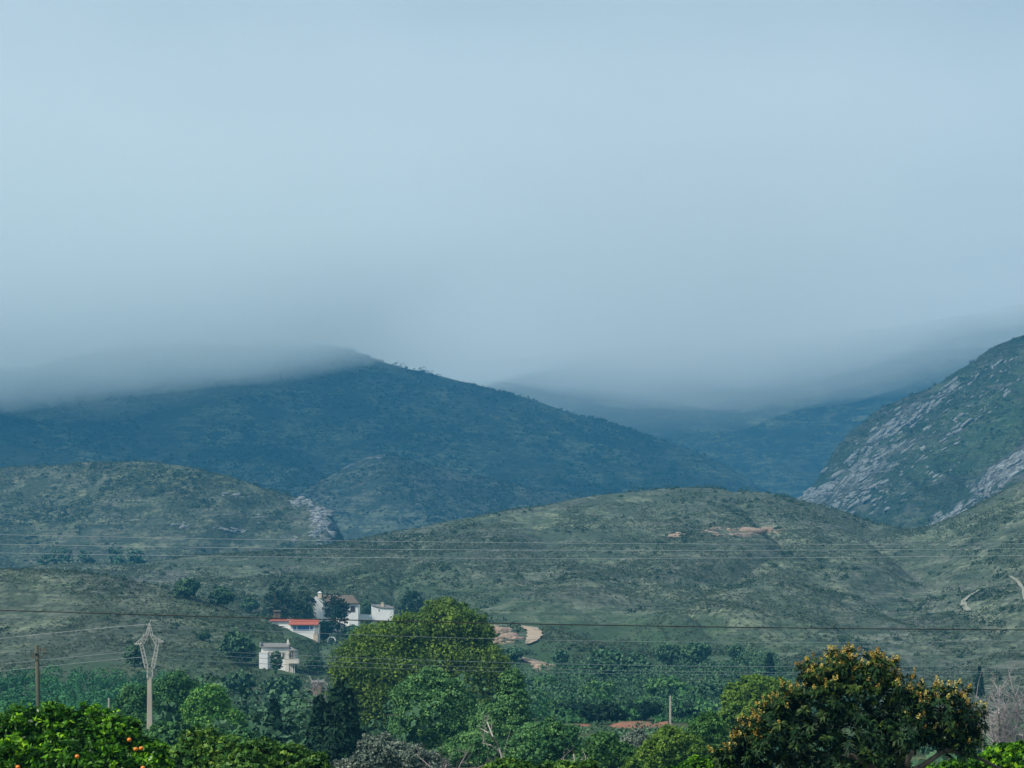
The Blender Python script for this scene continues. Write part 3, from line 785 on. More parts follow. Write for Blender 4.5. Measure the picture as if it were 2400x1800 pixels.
bare_tree('bare grey bush beside the small ruined hut', 'bare_tree', 300, 690*D,
    [P2([(690,1530),(688,1500),(684,1478)]), P2([(700,1530),(702,1500),(708,1480)]), P2([(680,1530),(676,1505),(682,1486)])], M['bare'], 0.08, 16, 8, None, None, (12, 14), .045)

# ---------------------------------------------------------------- trees on the slopes
slope_g = 'dark rounded trees on the hillside'
def slope_tree(label, x, yb, w, h, keys=('G', 'F'), mat='slope', n=2600, Y0=335, Y1=1000, name='hillside_tree', group=slope_g, leaf=None, Yfix=None):
    """x, yb: foot in photo px; w, h full size in px"""
    if Yfix is None: p = hit(x, yb, keys, Y0, Y1)
    else:
        X_ = (x - 1200) / F * Yfix; p = np.array([X_, Yfix, ground_z(np.array([X_]), np.array([Yfix]), keys)[0]])
    k = p[1] / F; W = w * k / 2; Hh = h * k
    if Yfix is not None: Hh = max(Hh * .6, CZ + (HY - (yb - h)) * k - p[2])
    rg = np.random.default_rng(int(x * 7 + yb))
    root = empty(name, p); tag(root, label, 'tree', group)
    L = [(0, 0, Hh * .55, W * .62, W * .62, Hh * .42)]
    for j in range(6):
        a = j * 1.05 + rg.random() * .5
        L.append((math.cos(a) * W * .5, math.sin(a) * W * .4, Hh * rg.uniform(.34, .72), W * rg.uniform(.36, .5), W * .42, Hh * rg.uniform(.22, .32)))
    P, N, T = crown_points(L, n, rg, .34, 14, (.7, 1.05))
    lf = leaf or max(0.22, W * .13)
    V, Fc = quads(P, lf, rg, N, 1.4)
    mesh_np('crown', V, Fc, M[mat], root, tint=np.clip(T, 0, 1))
    limbs((0, 0, 0), L, max(.08, W * .06), rg).build('trunk', M['bark'], root, smooth=True)
    return root
ST = [
 ('dark wide pine grove tree behind the white house, tallest of them', 605,1332,92,90,'pine'),
 ('dark pine touching the left end of the white house', 655,1335,60,70,'pine'),
 ('dark pine standing in front of the middle of the white house', 727,1375,66,92,'pine'),
 ('round dark tree left of the pine grove, on the ridge line', 478,1312,56,44,'slope'),
 ('round tree highest on the left ridge line', 405,1295,60,46,'slope'),
 ('small dark tree between the ridge trees and the pine grove', 540,1325,44,36,'slope'),
 ('dark tree right of the small white annex', 885,1325,72,56,'pine'),
 ('green tree behind the low white wall', 790,1322,36,32,'slope'),
 ('dark tree below the white house beside the arch', 700,1385,40,44,'pine'),
 ('tree right of the small white arch', 760,1395,50,46,'slope'),
 ('green tree hiding the middle of the cream house', 597,1458,32,54,'slope'),
 ('large round tree left of the cream house', 515,1435,84,74,'slope'),
 ('lone round dark tree behind the lattice pylon', 290,1440,52,50,'slope'),
 ('dark tree right of the pylon top', 440,1385,34,20,'slope'),
 ('wide tree below the cream house on the left', 520,1500,80,50,'slope'),
 ('wide tree directly below the cream house', 610,1515,90,54,'slope'),
 ('green tree right below the cream house', 680,1450,40,34,'slope'),
 ('round dark tree just right of the dirt road rocks', 1108,1430,56,30,'slope'),
 ('round tree, leftmost of the large pair below the dark wire', 1310,1475,90,74,'slope'),
 ('round tree, right one of the large pair below the dark wire', 1375,1470,70,60,'slope'),
 ('dark round tree left of the three near the lone cypress', 1450,1445,70,54,'slope'),
 ('dark round tree in the middle of the three near the lone cypress', 1505,1445,72,60,'slope'),
 ('small round tree nearest to the lone cypress', 1588,1428,44,36,'slope'),
 ('small bush tree touching the lone cypress', 1682,1458,22,22,'slope'),
 ('tree on the slope above the pale dirt bank', 1210,1440,40,36,'slope'),
 ('tree below the two pale banks of the dirt road', 1180,1500,60,40,'poplar'),
 ('wide green tree on the slope below the large pair', 1290,1530,90,56,'poplar'),
 ('wide green tree below the three near the lone cypress', 1440,1520,100,60,'poplar'),
 ('dark tree above the top of the white post', 1520,1530,70,56,'slope'),
 ('dark tree by the pale field edge, left of the willow', 1560,1515,50,40,'slope'),
 ('green tree behind the narrow poplar', 1160,1540,60,50,'poplar'),
 ('green tree left of the dark thicket', 1210,1560,56,44,'poplar'),
]
FIXY = {727: 578.0, 655: 592.0, 700: 563.0, 760: 566.0, 605: 604.0, 597: 438.0, 680: 450.0, 885: 606.0, 790: 612.0}
for lab, x, yb, w, h, mt in ST:
    slope_tree(lab, x * D, yb * D, w * D, h * D, mat=mt, n=4200 if mt == 'pine' else 3000, leaf=.3 if mt == 'pine' else None, Yfix=FIXY.get(x))
th = 'dark thicket trees behind the red soil'
for lab, x, yb, w, h in [('dark thicket tree at the left end of the red soil', 1235,1566,84,48), ('dark thicket tree left of the wide red soil bank', 1300,1585,120,66), ('dark thicket tree hanging over the red soil', 1392,1568,100,50), ('dark thicket tree right beside the white post', 1490,1580,84,54)]:
    slope_tree(lab, x * D, yb * D, w * D, h * D, mat='pine', n=4500, Yfix=318.0 if x != 1300 else 296.0, group=th, leaf=.3)
# copses at the foot of the scrubby hill, in view as two dark rows of trees
for lab, x, w in [('dark tree at the left end of the far copse under the left hill', 105, 60), ('dark tree in the middle of the far copse under the left hill', 145, 56), ('dark tree at the right end of the far copse under the left hill', 185, 50),
                  ('dark tree, left one of the far pair under the left hill', 255, 56), ('dark tree, right one of the far pair under the left hill', 292, 50)]:
    slope_tree(lab, x * D, 1226 * D, w * D, 44 * D, keys=('E', 'F', 'G'), mat='slope', n=2400, Yfix=952.0, group='trees of the far copse below the left hill', leaf=.7)

# ---------------------------------------------------------------- ground cover (uncountable)
def scrub(name, keys, n, size, region, mat, seed, leafn=14, q=0.42, nl=60, thr=-0.05):
    rg = np.random.default_rng(seed)
    h = HILLS[keys[0]]
    x0, x1, t0, t1 = region
    m = int(n * 3)
    x = rg.uniform(x0, x1, m); t = rg.uniform(t0 ** 1.5, t1 ** 1.5, m) ** (1 / 1.5)
    Y = h.yb(x) + (h.yc(x) - h.yb(x)) * t; X = (x - 1200) / F * Y
    dn = 0.45 * fbm(X / nl, Y / nl, 3, seed) + 0.75 * fbm(X / nl * 4.3, Y / nl * 2.6, 3, seed + 2)
    ok = (dn > thr + rg.normal(0, .16, m))
    z = h.z(X, Y)
    if keys[0] == 'F': ok &= ~((HILLS['G'].z(X, Y) > z + 2) & (x < 900))
    X, Y, z, x = X[ok][:n], Y[ok][:n], z[ok][:n], x[ok][:n]
    py = HY - (z - CZ) / Y * F
    rk = blobs(ROCK[keys[0]], x, py, 0 * x)
    k2 = (rk < 0.40 + 0.25 * rg.random(len(rk))) & ~((np.abs(x - 1242) < 26) & (np.abs(py - 1494) < 34)) & ~((np.abs(x - 1247) < 32) & (np.abs(py - 1552) < 16)) & ~((np.abs(x - 665) < 34) & (np.abs(py - 1562) < 24)) & ~((np.abs(x - 705) < 42) & (np.abs(py - 1488) < 10))
    X, Y, z, dn = X[k2], Y[k2], z[k2], dn[ok][:n][k2]
    n = len(X)
    s = size * np.minimum(rg.gamma(2.2, 0.42, n), 2.2) * (1 + 0.7 * np.clip(dn, -.6, 1))
    C = np.stack([X, Y, z], 1)
    d = rg.normal(size=(n, leafn, 3)); d /= np.linalg.norm(d, axis=2, keepdims=True); d[:, :, 2] = np.abs(d[:, :, 2])
    P = C[:, None] + d * s[:, None, None] * np.array([.62, .62, .55]) * rg.uniform(.55, 1, (n, leafn, 1))
    ls = np.repeat(np.minimum(s, size * 0.9) * q * 1.35, leafn)[:, None]
    nn = n * leafn
    N = d.reshape(-1, 3); P = P.reshape(-1, 3)
    dd = N + rg.normal(size=(nn, 3)) * .55; dd /= np.linalg.norm(dd, axis=1, keepdims=True)
    u = np.cross(dd, rg.normal(size=(nn, 3))); u /= np.linalg.norm(u, axis=1, keepdims=True); w = np.cross(dd, u)
    sz = ls * rg.uniform(.5, 1.1, (nn, 1))
    V = np.stack([P + u * sz * .6, P + w * sz * .45, P - u * sz * .6, P - w * sz * .45], 1).reshape(-1, 3)
    tt = np.repeat(rg.uniform(0, .75, n), leafn) + rg.uniform(-.12, .25, nn)
    o = mesh_np(name, V, np.arange(4 * nn).reshape(-1, 4), mat, tint=np.clip(tt, 0, 1))
    tag(o, kind='stuff')
scrub('scrub', ('F',), 60000, 0.62, (-150, 2550, .05, 1.02), M['scrub'], 31)
scrub('scrub', ('G',), 9500, 0.45, (-150, 840, .05, 1.0), M['scrub'], 32, thr=.08)
scrub('scrub', ('E',), 20000, 0.85, (-150, 830, .1, 1.0), M['scrub'], 33)
scrub('scrub', ('D',), 22000, 1.1, (1800, 2550, .05, 1.0), M['scrub'], 34)
scrub('far_scrub', ('A',), 12000, 3.2, (-150, 1700, .1, 1.0), M['scrub_far'], 35, nl=200)
scrub('far_scrub', ('C',), 5000, 2.2, (600, 1500, .1, 1.0), M['scrub_far'], 36, nl=120)

M['shrub'] = leaf_mat('dark_shrub_leaves', [(0.0, (0.02, 0.042, 0.022)), (0.5, (0.034, 0.062, 0.032)), (1.0, (0.06, 0.092, 0.05))], 0.9, 0.0, 0.1, 0.05)
scrub('shrubs', ('F',), 3200, 1.75, (-150, 2550, .05, 1.0), M['shrub'], 41, leafn=30, q=.28, thr=.16)
scrub('shrubs', ('G',), 500, 1.1, (-150, 840, .05, 1.0), M['shrub'], 42, leafn=30, q=.28, thr=.12)
scrub('shrubs', ('E',), 1300, 2.2, (-150, 830, .1, 1.0), M['shrub'], 43, leafn=30, q=.28, thr=.14)
scrub('shrubs', ('D',), 1800, 2.6, (1800, 2550, .05, 1.0), M['shrub'], 44, leafn=30, q=.28, thr=.08)
scrub('shrubs', ('A',), 2200, 5.0, (-150, 1700, .1, 1.0), M['shrub'], 45, leafn=26, q=.28, thr=.1, nl=160)
# orchard rows on the flat below the knoll, and the low growth of the valley floor
def mass(name, label, cat, x0, x1, Y0, Y1, rows, h, mat, n, leaf, seed, gap=0.0):
    rg = np.random.default_rng(seed)
    P = []; T = []; N = []
    for Yr in np.linspace(Y0, Y1, rows):
        xa, xb = (x0 - 1200) / F * Yr, (x1 - 1200) / F * Yr
        m = int((xb - xa) / 3.0)
        for X_ in np.linspace(xa, xb, m):
            if rg.random() < gap: continue
            X_ += rg.normal() * (.5 + 3 * gap); yy = Yr + rg.normal() * (.8 + 8 * gap)
            z = float(ground_z(np.array([X_]), np.array([yy]))[0])
            hh = h * rg.uniform(.75, 1.15) * (1 if gap < .1 else rg.gamma(3, .33)); sw = 1 if gap < .1 else rg.uniform(.6, 1.9)
            d = rg.normal(size=(n, 3)); d /= np.linalg.norm(d, axis=1, keepdims=True)
            P.append(np.array([X_, yy, z + hh * .55]) + d * np.array([1.7 * sw, 1.5 * sw, hh * .5]) * rg.uniform(.65, 1.05, (n, 1)))
            N.append(d); T.append(np.clip(rg.uniform(.1, .7) + rg.uniform(-.15, .25, n), 0, 1))
    P = np.concatenate(P); V, Fc = quads(P, leaf, rg, np.concatenate(N), 1.4)
    o = mesh_np(name, V, Fc, mat, tint=np.concatenate(T))
    tag(o, label, cat, kind='stuff')
M['orchard'] = leaf_mat('orchard_leaves', [(0, (0.02, 0.08, 0.035)), (0.5, (0.045, 0.16, 0.06)), (1, (0.10, 0.27, 0.09))], 0.6, 0.1, 0.3, 0.08)
mass('orchard', 'dense rows of dark green orchard trees below the left slope', 'orchard', -60, 420, 262, 400, 16, 2.9, M['orchard'], 250, 0.30, 51)
mass('undergrowth', 'low mixed green undergrowth on the valley floor', 'undergrowth', 380, 1130, 180, 345, 15, 2.4, M['slope'], 90, 0.5, 52, gap=0.3)
mass('undergrowth', 'low mixed green undergrowth along the red soil', 'undergrowth', 1130, 2500, 165, 225, 6, 0.9, M['slope'], 90, 0.45, 53, gap=0.3)
mass('undergrowth', 'low weeds in front of the red soil', 'undergrowth', 1130, 1720, 238, 266, 6, 0.55, M['slope'], 70, 0.22, 56, gap=0.35)
mass('undergrowth', 'dark low growth behind the red soil', 'undergrowth', 1150, 1700, 300, 334, 5, 1.7, M['broad'], 90, 0.4, 55, gap=0.15)
mass('undergrowth', 'dense green undergrowth at the foot of the broad hill', 'undergrowth', 1130, 2000, 335, 470, 18, 2.8, M['slope'], 170, 0.32, 54, gap=0.3)

# ---------------------------------------------------------------- dirt road, red soil, rocks
M['pathm'] = plain_mat('worn_path', (0.17, 0.18, 0.14), (0.25, 0.25, 0.20), 0.5, 0.95)
M['dirt'] = plain_mat('pale_dirt', (0.26, 0.20, 0.14), (0.38, 0.30, 0.22), 0.5, 0.95)
M['redsoil'] = plain_mat('red_soil', (0.16, 0.062, 0.03), (0.26, 0.11, 0.055), 0.35, 0.95, 0.3)
M['rockm'] = plain_mat('pale_rock', (0.06, 0.07, 0.072), (0.235, 0.26, 0.265), 1.2, 0.95, 0.6)
M['rockp'] = plain_mat('tan_rock', (0.14, 0.10, 0.075), (0.36, 0.27, 0.21), 1.2, 0.95, 0.6)
def ribbon(name, ctr, wid, mat, lift=0.12, Yr=(335, 1000), n=160):
    """strip of ground along photo-pixel waypoints, laid on the hill; width in px"""
    ctr = np.array(ctr, float)
    tt = np.linspace(0, len(ctr) - 1, n); ii = np.arange(len(ctr))
    xs = np.interp(tt, ii, ctr[:, 0]); ys = np.interp(tt, ii, ctr[:, 1]); ws = np.interp(tt, ii, wid)
    rows = []
    for x, y, w in zip(xs, ys, ws):
        w = w * (0.85 + 0.5 * float(vnoise(x * .31, y * .27, 4)))
        for s in np.linspace(-.5, .5, 11):
            p = hit(x + s * w, y, Y0=Yr[0], Y1=Yr[1]); rows.append((p[0], p[1], p[2] + lift + .1 * (.25 - s * s)))
    V = np.array(rows); i_ = np.arange(len(V)).reshape(-1, 11)
    Fc = np.stack([i_[:-1, :-1], i_[:-1, 1:], i_[1:, 1:], i_[1:, :-1]], -1).reshape(-1, 4)
    return tag(mesh_np(name, V, Fc, mat, smooth=True), kind='structure')
ribbon('dirt_road', [(1226,1471),(1240,1474),(1252,1482),(1253,1494),(1245,1506),(1236,1513)], [12, 30, 32, 32, 26, 8], M['dirt'], .45)
ribbon('dirt_road', [(1219,1543),(1235,1549),(1250,1555),(1262,1559),(1276,1556)], [8, 26, 30, 26, 6], M['dirt'], .35)
ribbon('footpath', [(2270,1436),(2259,1424),(2258,1412),(2272,1400),(2298,1384)], [13, 14, 11, 6, 4], M['pathm'], .5)
ribbon('footpath', [(2368,1354),(2385,1366),(2398,1384),(2402,1410)], [6, 9, 8, 6], M['pathm'], .5)
# raised bank of red soil on the flat
def soil_bank(x0, x1, ytop, Y, name='red_soil'):
    xs = np.linspace(x0, x1, 60); prof = []
    V = []; m = 8
    for j, x in enumerate(xs):
        s = math.sin(math.pi * j / 59) ** .35
        yt = np.interp(x, [p[0] for p in ytop], [p[1] for p in ytop])
        for i_ in range(m):
            f = i_ / (m - 1)
            yy = Y - 15 + 22 * f
            zt = CZ + (HY - yt) / F * (Y + 7); zg = -1.7
            z = zg + (zt - zg) * (math.sin(f * math.pi / 2) ** .8) * s + .12 * (float(vnoise(x / 6, f * 5, 3)) - .5)
            V.append(((x - 1200) / F * yy, yy, z))
    V = np.array(V); q = np.arange(len(V)).reshape(-1, m)
    # close the back so it is a solid mound
    back = np.array([(v[0], v[1] + 3.5, -1.9) for v in V.reshape(-1, m, 3)[:, -1]])
    n0 = len(V); V = np.concatenate([V, back]); bi = n0 + np.arange(60)
    Fc = np.stack([q[:-1, :-1], q[1:, :-1], q[1:, 1:], q[:-1, 1:]], -1).reshape(-1, 4)
    Fb = np.stack([q[:-1, -1], q[1:, -1], bi[1:], bi[:-1]], -1)
    return tag(mesh_np(name, V, np.concatenate([Fc, Fb]), M['redsoil'], smooth=True), kind='structure')
soil_bank(1425, 1580, [(1425,1698),(1450,1690),(1500,1691),(1540,1694),(1565,1684),(1580,1686)], 286)
soil_bank(1340, 1400, [(1340,1700),(1370,1696),(1400,1700)], 290)

def rocks(label, spots, n, size, mat, seed, keys=('G', 'F'), Y0=335, Y1=1000, name='rock_outcrop'):
    import bmesh
    rg = np.random.default_rng(seed)
    bm = bmesh.new(); bmesh.ops.create_icosphere(bm, subdivisions=2, radius=1)
    bv = np.array([v.co[:] for v in bm.verts]); bf = np.array([[v.index for v in f.verts] for f in bm.faces]); bm.free()
    VV = []; FF = []; k = 0
    for _ in range(n):
        sx, sy, srx, sry, a = spots[rg.integers(len(spots))]
        r = math.sqrt(rg.random()) ; th_ = rg.random() * 6.283
        ux, uy = r * math.cos(th_) * srx, r * math.sin(th_) * sry
        x = sx + ux * math.cos(R(a)) - uy * math.sin(R(a)); y = sy + ux * math.sin(R(a)) + uy * math.cos(R(a))
        p = hit(x, y, keys, Y0, Y1)
        if p[1] <= Y0 + 1: continue
        s = size * rg.gamma(2.5, .4)
        dsp = 1 + 0.5 * (vnoise(bv[:, 0] * 1.7 + _ * 3.3, bv[:, 2] * 1.7 + bv[:, 1] * 1.3 + _, 9) - .5)[:, None] * 2
        v = bv * dsp; v = np.sign(v) * np.abs(v) ** .75
        v = v * s * np.array([rg.uniform(.7, 2.2), rg.uniform(.5, .9), rg.uniform(.3, .8)])
        c, q = math.cos(R(a) * -1), math.sin(R(a) * -1)
        v = np.stack([v[:, 0] * c - v[:, 2] * q, v[:, 1], v[:, 0] * q + v[:, 2] * c], 1)
        VV.append(v + p); FF.append(bf + k); k += len(v)
    o = mesh_np(name, np.concatenate(VV), np.concatenate(FF), mat)
    return tag(o, label, 'rocks', kind='stuff')
rocks('pinkish tan rocks showing in the scrub below the rounded hilltop', [(1680,1248,35,12,0),(1745,1248,30,12,0),(1800,1245,40,7,0),(1590,1256,12,6,0)], 60, 0.7, M['rockp'], 61)
rocks('white rocks at the right end of the left hill', [(756,1240,24,38,0),(740,1190,26,14,0),(770,1205,10,18,0),(705,1175,22,10,0)], 130, 0.8, M['rockm'], 62, ('E',), 945, 1290)
rocks('scattered white rocks on the side of the left hill', [(607,1195,26,22,0),(680,1262,16,8,35),(530,1240,40,5,10),(430,1232,20,5,0),(560,1160,40,6,0)], 80, 0.55, M['rockm'], 63, ('E',), 945, 1290)
rocks('pale layered rocks along the edge of the rocky mountain', [(1905,1160,55,16,-25),(2010,1105,120,20,-33),(2080,1020,120,26,-38),(2000,1165,90,12,-25),(2190,940,80,12,-40),(2060,1080,280,80,-36),(2120,1120,200,60,-30),(2300,920,120,50,-40)], 800, 0.95, M['rockm'], 64, ('D',), 1000, 1700)
rocks('pale rock band low on the rocky mountain', [(2290,1180,80,12,-33),(2350,1110,60,20,-33),(2210,1220,40,8,-30),(2390,1075,30,14,-33)], 280, 0.9, M['rockm'], 65, ('D',), 980, 1700)
rocks('tan rocks of the bank beside the dirt road bend', [(1180,1490,40,18,0),(1160,1505,30,6,10),(1270,1566,16,8,0)], 90, 0.55, M['rockp'], 66)

# ---------------------------------------------------------------- pylon, poles, wires
M['galv'] = plain_mat('galvanised_steel', (0.30, 0.31, 0.29), (0.50, 0.50, 0.46), 3, 0.6)
M['conc'] = plain_mat('concrete_pole', (0.30, 0.275, 0.23), (0.44, 0.40, 0.34), 1.5, 0.9, 0.2, (1, 1, .2))
M['wood'] = plain_mat('weathered_wood', (0.035, 0.042, 0.028), (0.075, 0.08, 0.055), 5, 0.9, 0.3, (1, 1, .1))
M['glassy'] = plain_mat('brown_insulator', (0.10, 0.07, 0.05), (0.16, 0.11, 0.08), 5, 0.3)
M['wire'] = plain_mat('pale_wire', (0.27, 0.30, 0.30), (0.33, 0.36, 0.36), 3, 0.5)
M['wired'] = plain_mat('dark_wire', (0.006, 0.008, 0.008), (0.012, 0.015, 0.015), 3, 0.6)

PY = 186.0
pk = PY / F
def pylon():
    bx = (351 - 1200) / F * PY; bz = float(ground_z(np.array([bx]), np.array([PY]))[0])
    root = empty('lattice_pylon', (bx, PY, bz)); tag(root, 'pale pylon with a diamond lattice head on a concrete pole', 'pylon')
    def Q(x, y, dy=0): q = at(x, y, PY); return (q[0] - bx, dy, q[2] - bz)
    zt = Q(351, 1589)[2]
    MB().hull([(-.26, -.2, -.5), (.26, -.2, -.5), (.26, .2, -.5), (-.26, .2, -.5)], [(-.17, -.14, zt), (.17, -.14, zt), (.17, .14, zt), (-.17, .14, zt)]).build('pole', M['conc'], root, bevel=.03)
    def truss(m, a, b, w0, w1, n, r=.035, dx=True):
        """a lattice leg of four chords between two pixel points"""
        a = Vector(a); b = Vector(b)
        u = (b - a).normalized(); sd = Vector((u.z, 0, -u.x))
        ch = []
        for sx, sy in ((-1, -1), (1, -1), (1, 1), (-1, 1)):
            p = a + sd * sx * w0 + Vector((0, sy * w0, 0)); q = b + sd * sx * w1 + Vector((0, sy * w1, 0))
            ch.append((p, q)); m.tube([p, q], r * .8, 4)
        for k in range(n):
            f0, f1 = k / n, (k + 1) / n
            for j in range(4):
                p0, q0 = ch[j]; p1, q1 = ch[(j + 1) % 4]
                s = p0.lerp(q0, f0 if k % 2 else f1); e = p1.lerp(q1, f1 if k % 2 else f0)
                m.tube([s, e], r * .6, 4)
    m = MB(); truss(m, Q(351, 1590), Q(352, 1563), .20, .22, 3, .04); m.build('neck', M['galv'], root)
    for (x0, x1) in ((344, 331), (358, 369)):
        m = MB(); truss(m, Q(x0, 1566), Q(x1, 1509), .13, .12, 7, .038); m.build('strut', M['galv'], root)
    m = MB(); truss(m, Q(335, 1508), Q(344, 1489), .10, .09, 3, .032); truss(m, Q(366, 1508), Q(356, 1489), .10, .09, 3, .032)
    m.tube([Q(334, 1489), Q(362, 1489)], .05, 4); m.tube([Q(334, 1490, .2), Q(362, 1490, .2)], .04, 4)
    m.build('window_frame', M['galv'], root)
    m = MB(); truss(m, Q(344, 1489), Q(350, 1461), .10, .04, 4, .03); truss(m, Q(356, 1489), Q(350, 1461), .10, .04, 4, .03)
    m.tube([Q(350, 1463), Q(354, 1452)], .03, 4); m.build('peak', M['galv'], root)
    for (a, b, c) in (((340, 1489), (315, 1510), (334, 1508)), ((355, 1489), (384, 1504), (372, 1507))):
        m = MB()
        for dy in (-.14, .14):
            m.tube([Q(*a, dy), Q(*b, 0)], .05, 4); m.tube([Q(*c, dy), Q(*b, 0)], .05, 4)
        for f in (.25, .5, .75):
            p = Vector(Q(*a, -.14)).lerp(Vector(Q(*b)), f); q = Vector(Q(*c, -.14)).lerp(Vector(Q(*b)), f); m.tube([p, q], .03, 4)
        m.build('cross_arm', M['galv'], root)
    for (x, y) in ((316, 1510), (350, 1491), (383, 1504)):
        m = MB(); p = Vector(Q(x, y)); 
        m.tube([p, p - Vector((0, 0, .62))], .015, 5)
        for k in range(5): z = .12 + k * .1; m.tube([p - Vector((0, 0, z)), p - Vector((0, 0, z + .05))], [.09, .06], 8)
        m.build('insulator', M['glassy'], root)
pylon()
def wood_pole():
    Y = 120.0; bx = (95 - 1200) / F * Y; bz = float(ground_z(np.array([bx]), np.array([Y]))[0])
    root = empty('utility_pole', (bx, Y, bz)); tag(root, 'weathered wooden utility pole rising behind the orange tree', 'pole')
    z = CZ + (HY - 1512) / F * Y - bz
    lean = (88 - 97) / F * Y
    MB().tube([(0, 0, -.4), (lean * .5, 0, z * .5), (lean, 0, z)], [.15, .125, .10], 10).build('post', M['wood'], root, smooth=True)
    m = MB(); m.box(lean - .22, lean + .55, -.17, -.11, z - .44, z - .39); m.tube([(lean, -.12, z - .8), (lean + .5, -.14, z - .44)], .02, 5)
    m.build('cross_arm', M['wood'], root)
    for dx, up in ((-.18, -1), (.22, 1), (.38, 1), (.5, 1)):
        m = MB(); a = z - .38 if up > 0 else z - .46
        m.tube([(lean + dx, -.15, a), (lean + dx, -.15, a + up * .10), (lean + dx, -.15, a + up * .11), (lean + dx, -.15, a + up * .22)], [.018, .018, .05, .035], 8)
        m.build('insulator', M['glassy'], root)
wood_pole()
def post(label, x, yt, Y, w, mat, name='concrete_post', extra=False):
    bx = (x - 1200) / F * Y; bz = float(ground_z(np.array([bx]), np.array([Y]))[0]); z = CZ + (HY - yt) / F * Y - bz; w = w / F * Y / 2
    root = empty(name, (bx, Y, bz)); tag(root, label, 'post')
    MB().hull([(-w, -w, -.3), (w, -w, -.3), (w, w, -.3), (-w, w, -.3)], [(-w * .8, -w * .8, z), (w * .8, -w * .8, z), (w * .8, w * .8, z), (-w * .8, w * .8, z)]).build('shaft', mat, root, bevel=w * .3)
    MB().hull([(-w * .8, -w * .8, z), (w * .8, -w * .8, z), (w * .8, w * .8, z), (-w * .8, w * .8, z)], [(-w * .3, -w * .3, z + w), (w * .3, -w * .3, z + w), (w * .3, w * .3, z + w), (-w * .3, w * .3, z + w)]).build('cap', mat, root)
    if extra:   # dark box strapped on the near side of the post
        b = MB(); b.hull([(-w * 3.2, -.1, -.2), (-w * 1.05, -.1, -.2), (-w * 1.05, .3, -.2), (-w * 3.2, .3, -.2)], [(-w * 2.2, -.05, z * .55), (-w * 1.05, -.05, z * .55), (-w * 1.05, .2, z * .55), (-w * 2.2, .2, z * .55)])
        b.build('stay', M['wood'], root)
post('short white post at the edge of the dark orchard', 255, 1638, 150, 4.5, M['conc'])
post('white post standing at the right end of the red soil', 1571, 1633, 215, 5.0, M['conc'], 'utility_post', True)

def wire(label, pts, r, mat, Y=None, group=None):
    """pts: (x, y, Y) in photo px; smooth sagging cable"""
    pts = np.array([(p[0], p[1], Y if Y else p[2]) for p in pts], float)
    xs = np.linspace(pts[0, 0], pts[-1, 0], 120)
    # least squares parabola between the ends keeps the natural sag
    deg = min(2, len(pts) - 1)
    cf = np.polyfit(pts[:, 0], pts[:, 1], deg); ys = np.polyval(cf, xs); Ys = np.interp(xs, pts[:, 0], pts[:, 2])
    P = [at(x, y, q) for x, y, q in zip(xs, ys, Ys)]; r = r * (0.70 if mat is M['wire'] else 0.8)
    o = MB().tube(P, r, 6).build('power_line', mat, smooth=True)
    return tag(o, label, 'wire', group)
wire('single dark wire crossing the whole view in front of the houses', [(-900,1395),(0,1431),(600,1448),(1100,1460),(1700,1469),(2400,1475),(3200,1478)], .021, M['wired'], 70)
ug = 'three high pale wires across the hills'
wire('highest of the three pale wires across the hills', [(-900,1228),(0,1253),(450,1261),(1000,1271),(1600,1275),(2400,1274),(3300,1266)], .045, M['wire'], 380, ug)
wire('middle one of the three pale wires across the hills', [(-900,1254),(0,1274),(588,1285),(1000,1289),(1700,1290),(2400,1285),(3300,1272)], .05, M['wire'], 380, ug)
wire('lowest of the three pale wires across the hills', [(-900,1274),(0,1295),(452,1303),(1000,1308),(1700,1309),(2400,1301),(3300,1284)], .05, M['wire'], 380, ug)
wire('pale wire from the pylon tip to the left edge', [(-700,1585,230),(0,1494,220),(151,1484,217),(352,1461,186)], .026, M['wire'])
wire('pale wire from the pylon tip across to the right', [(352,1466,186),(600,1477,222),(1000,1494,235),(1316,1502,245),(1700,1506,255),(2400,1498,275),(3200,1475,300)], .030, M['wire'])
lg = 'three pale conductors leaving the pylon to the right'
wire('uppermost of the three pylon conductors to the right', [(383,1518,186),(600,1533,222),(1100,1553,240),(1700,1562,258),(2400,1556,280),(3200,1536,305)], .030, M['wire'], None, lg)
wire('middle one of the three pylon conductors to the right', [(350,1522,186),(600,1548,222),(1100,1566,240),(1700,1574,258),(2400,1568,280),(3200,1548,305)], .028, M['wire'], None, lg)
wire('lowest of the three pylon conductors to the right', [(316,1540,186),(600,1556,222),(1100,1574,240),(1700,1581,258),(2400,1575,280),(3200,1553,305)], .030, M['wire'], None, lg)
lw = 'pale conductors leaving the pylon to the left'
wire('upper pale conductor from the pylon to the left edge', [(316,1524,186),(200,1541,217),(0,1555,222),(-700,1640,240)], .024, M['wire'], None, lw)
wire('lower pale conductor from the pylon to the left edge', [(350,1538,186),(241,1549,217),(120,1561,219),(0,1573,222),(-700,1665,240)], .026, M['wire'], None, lw)

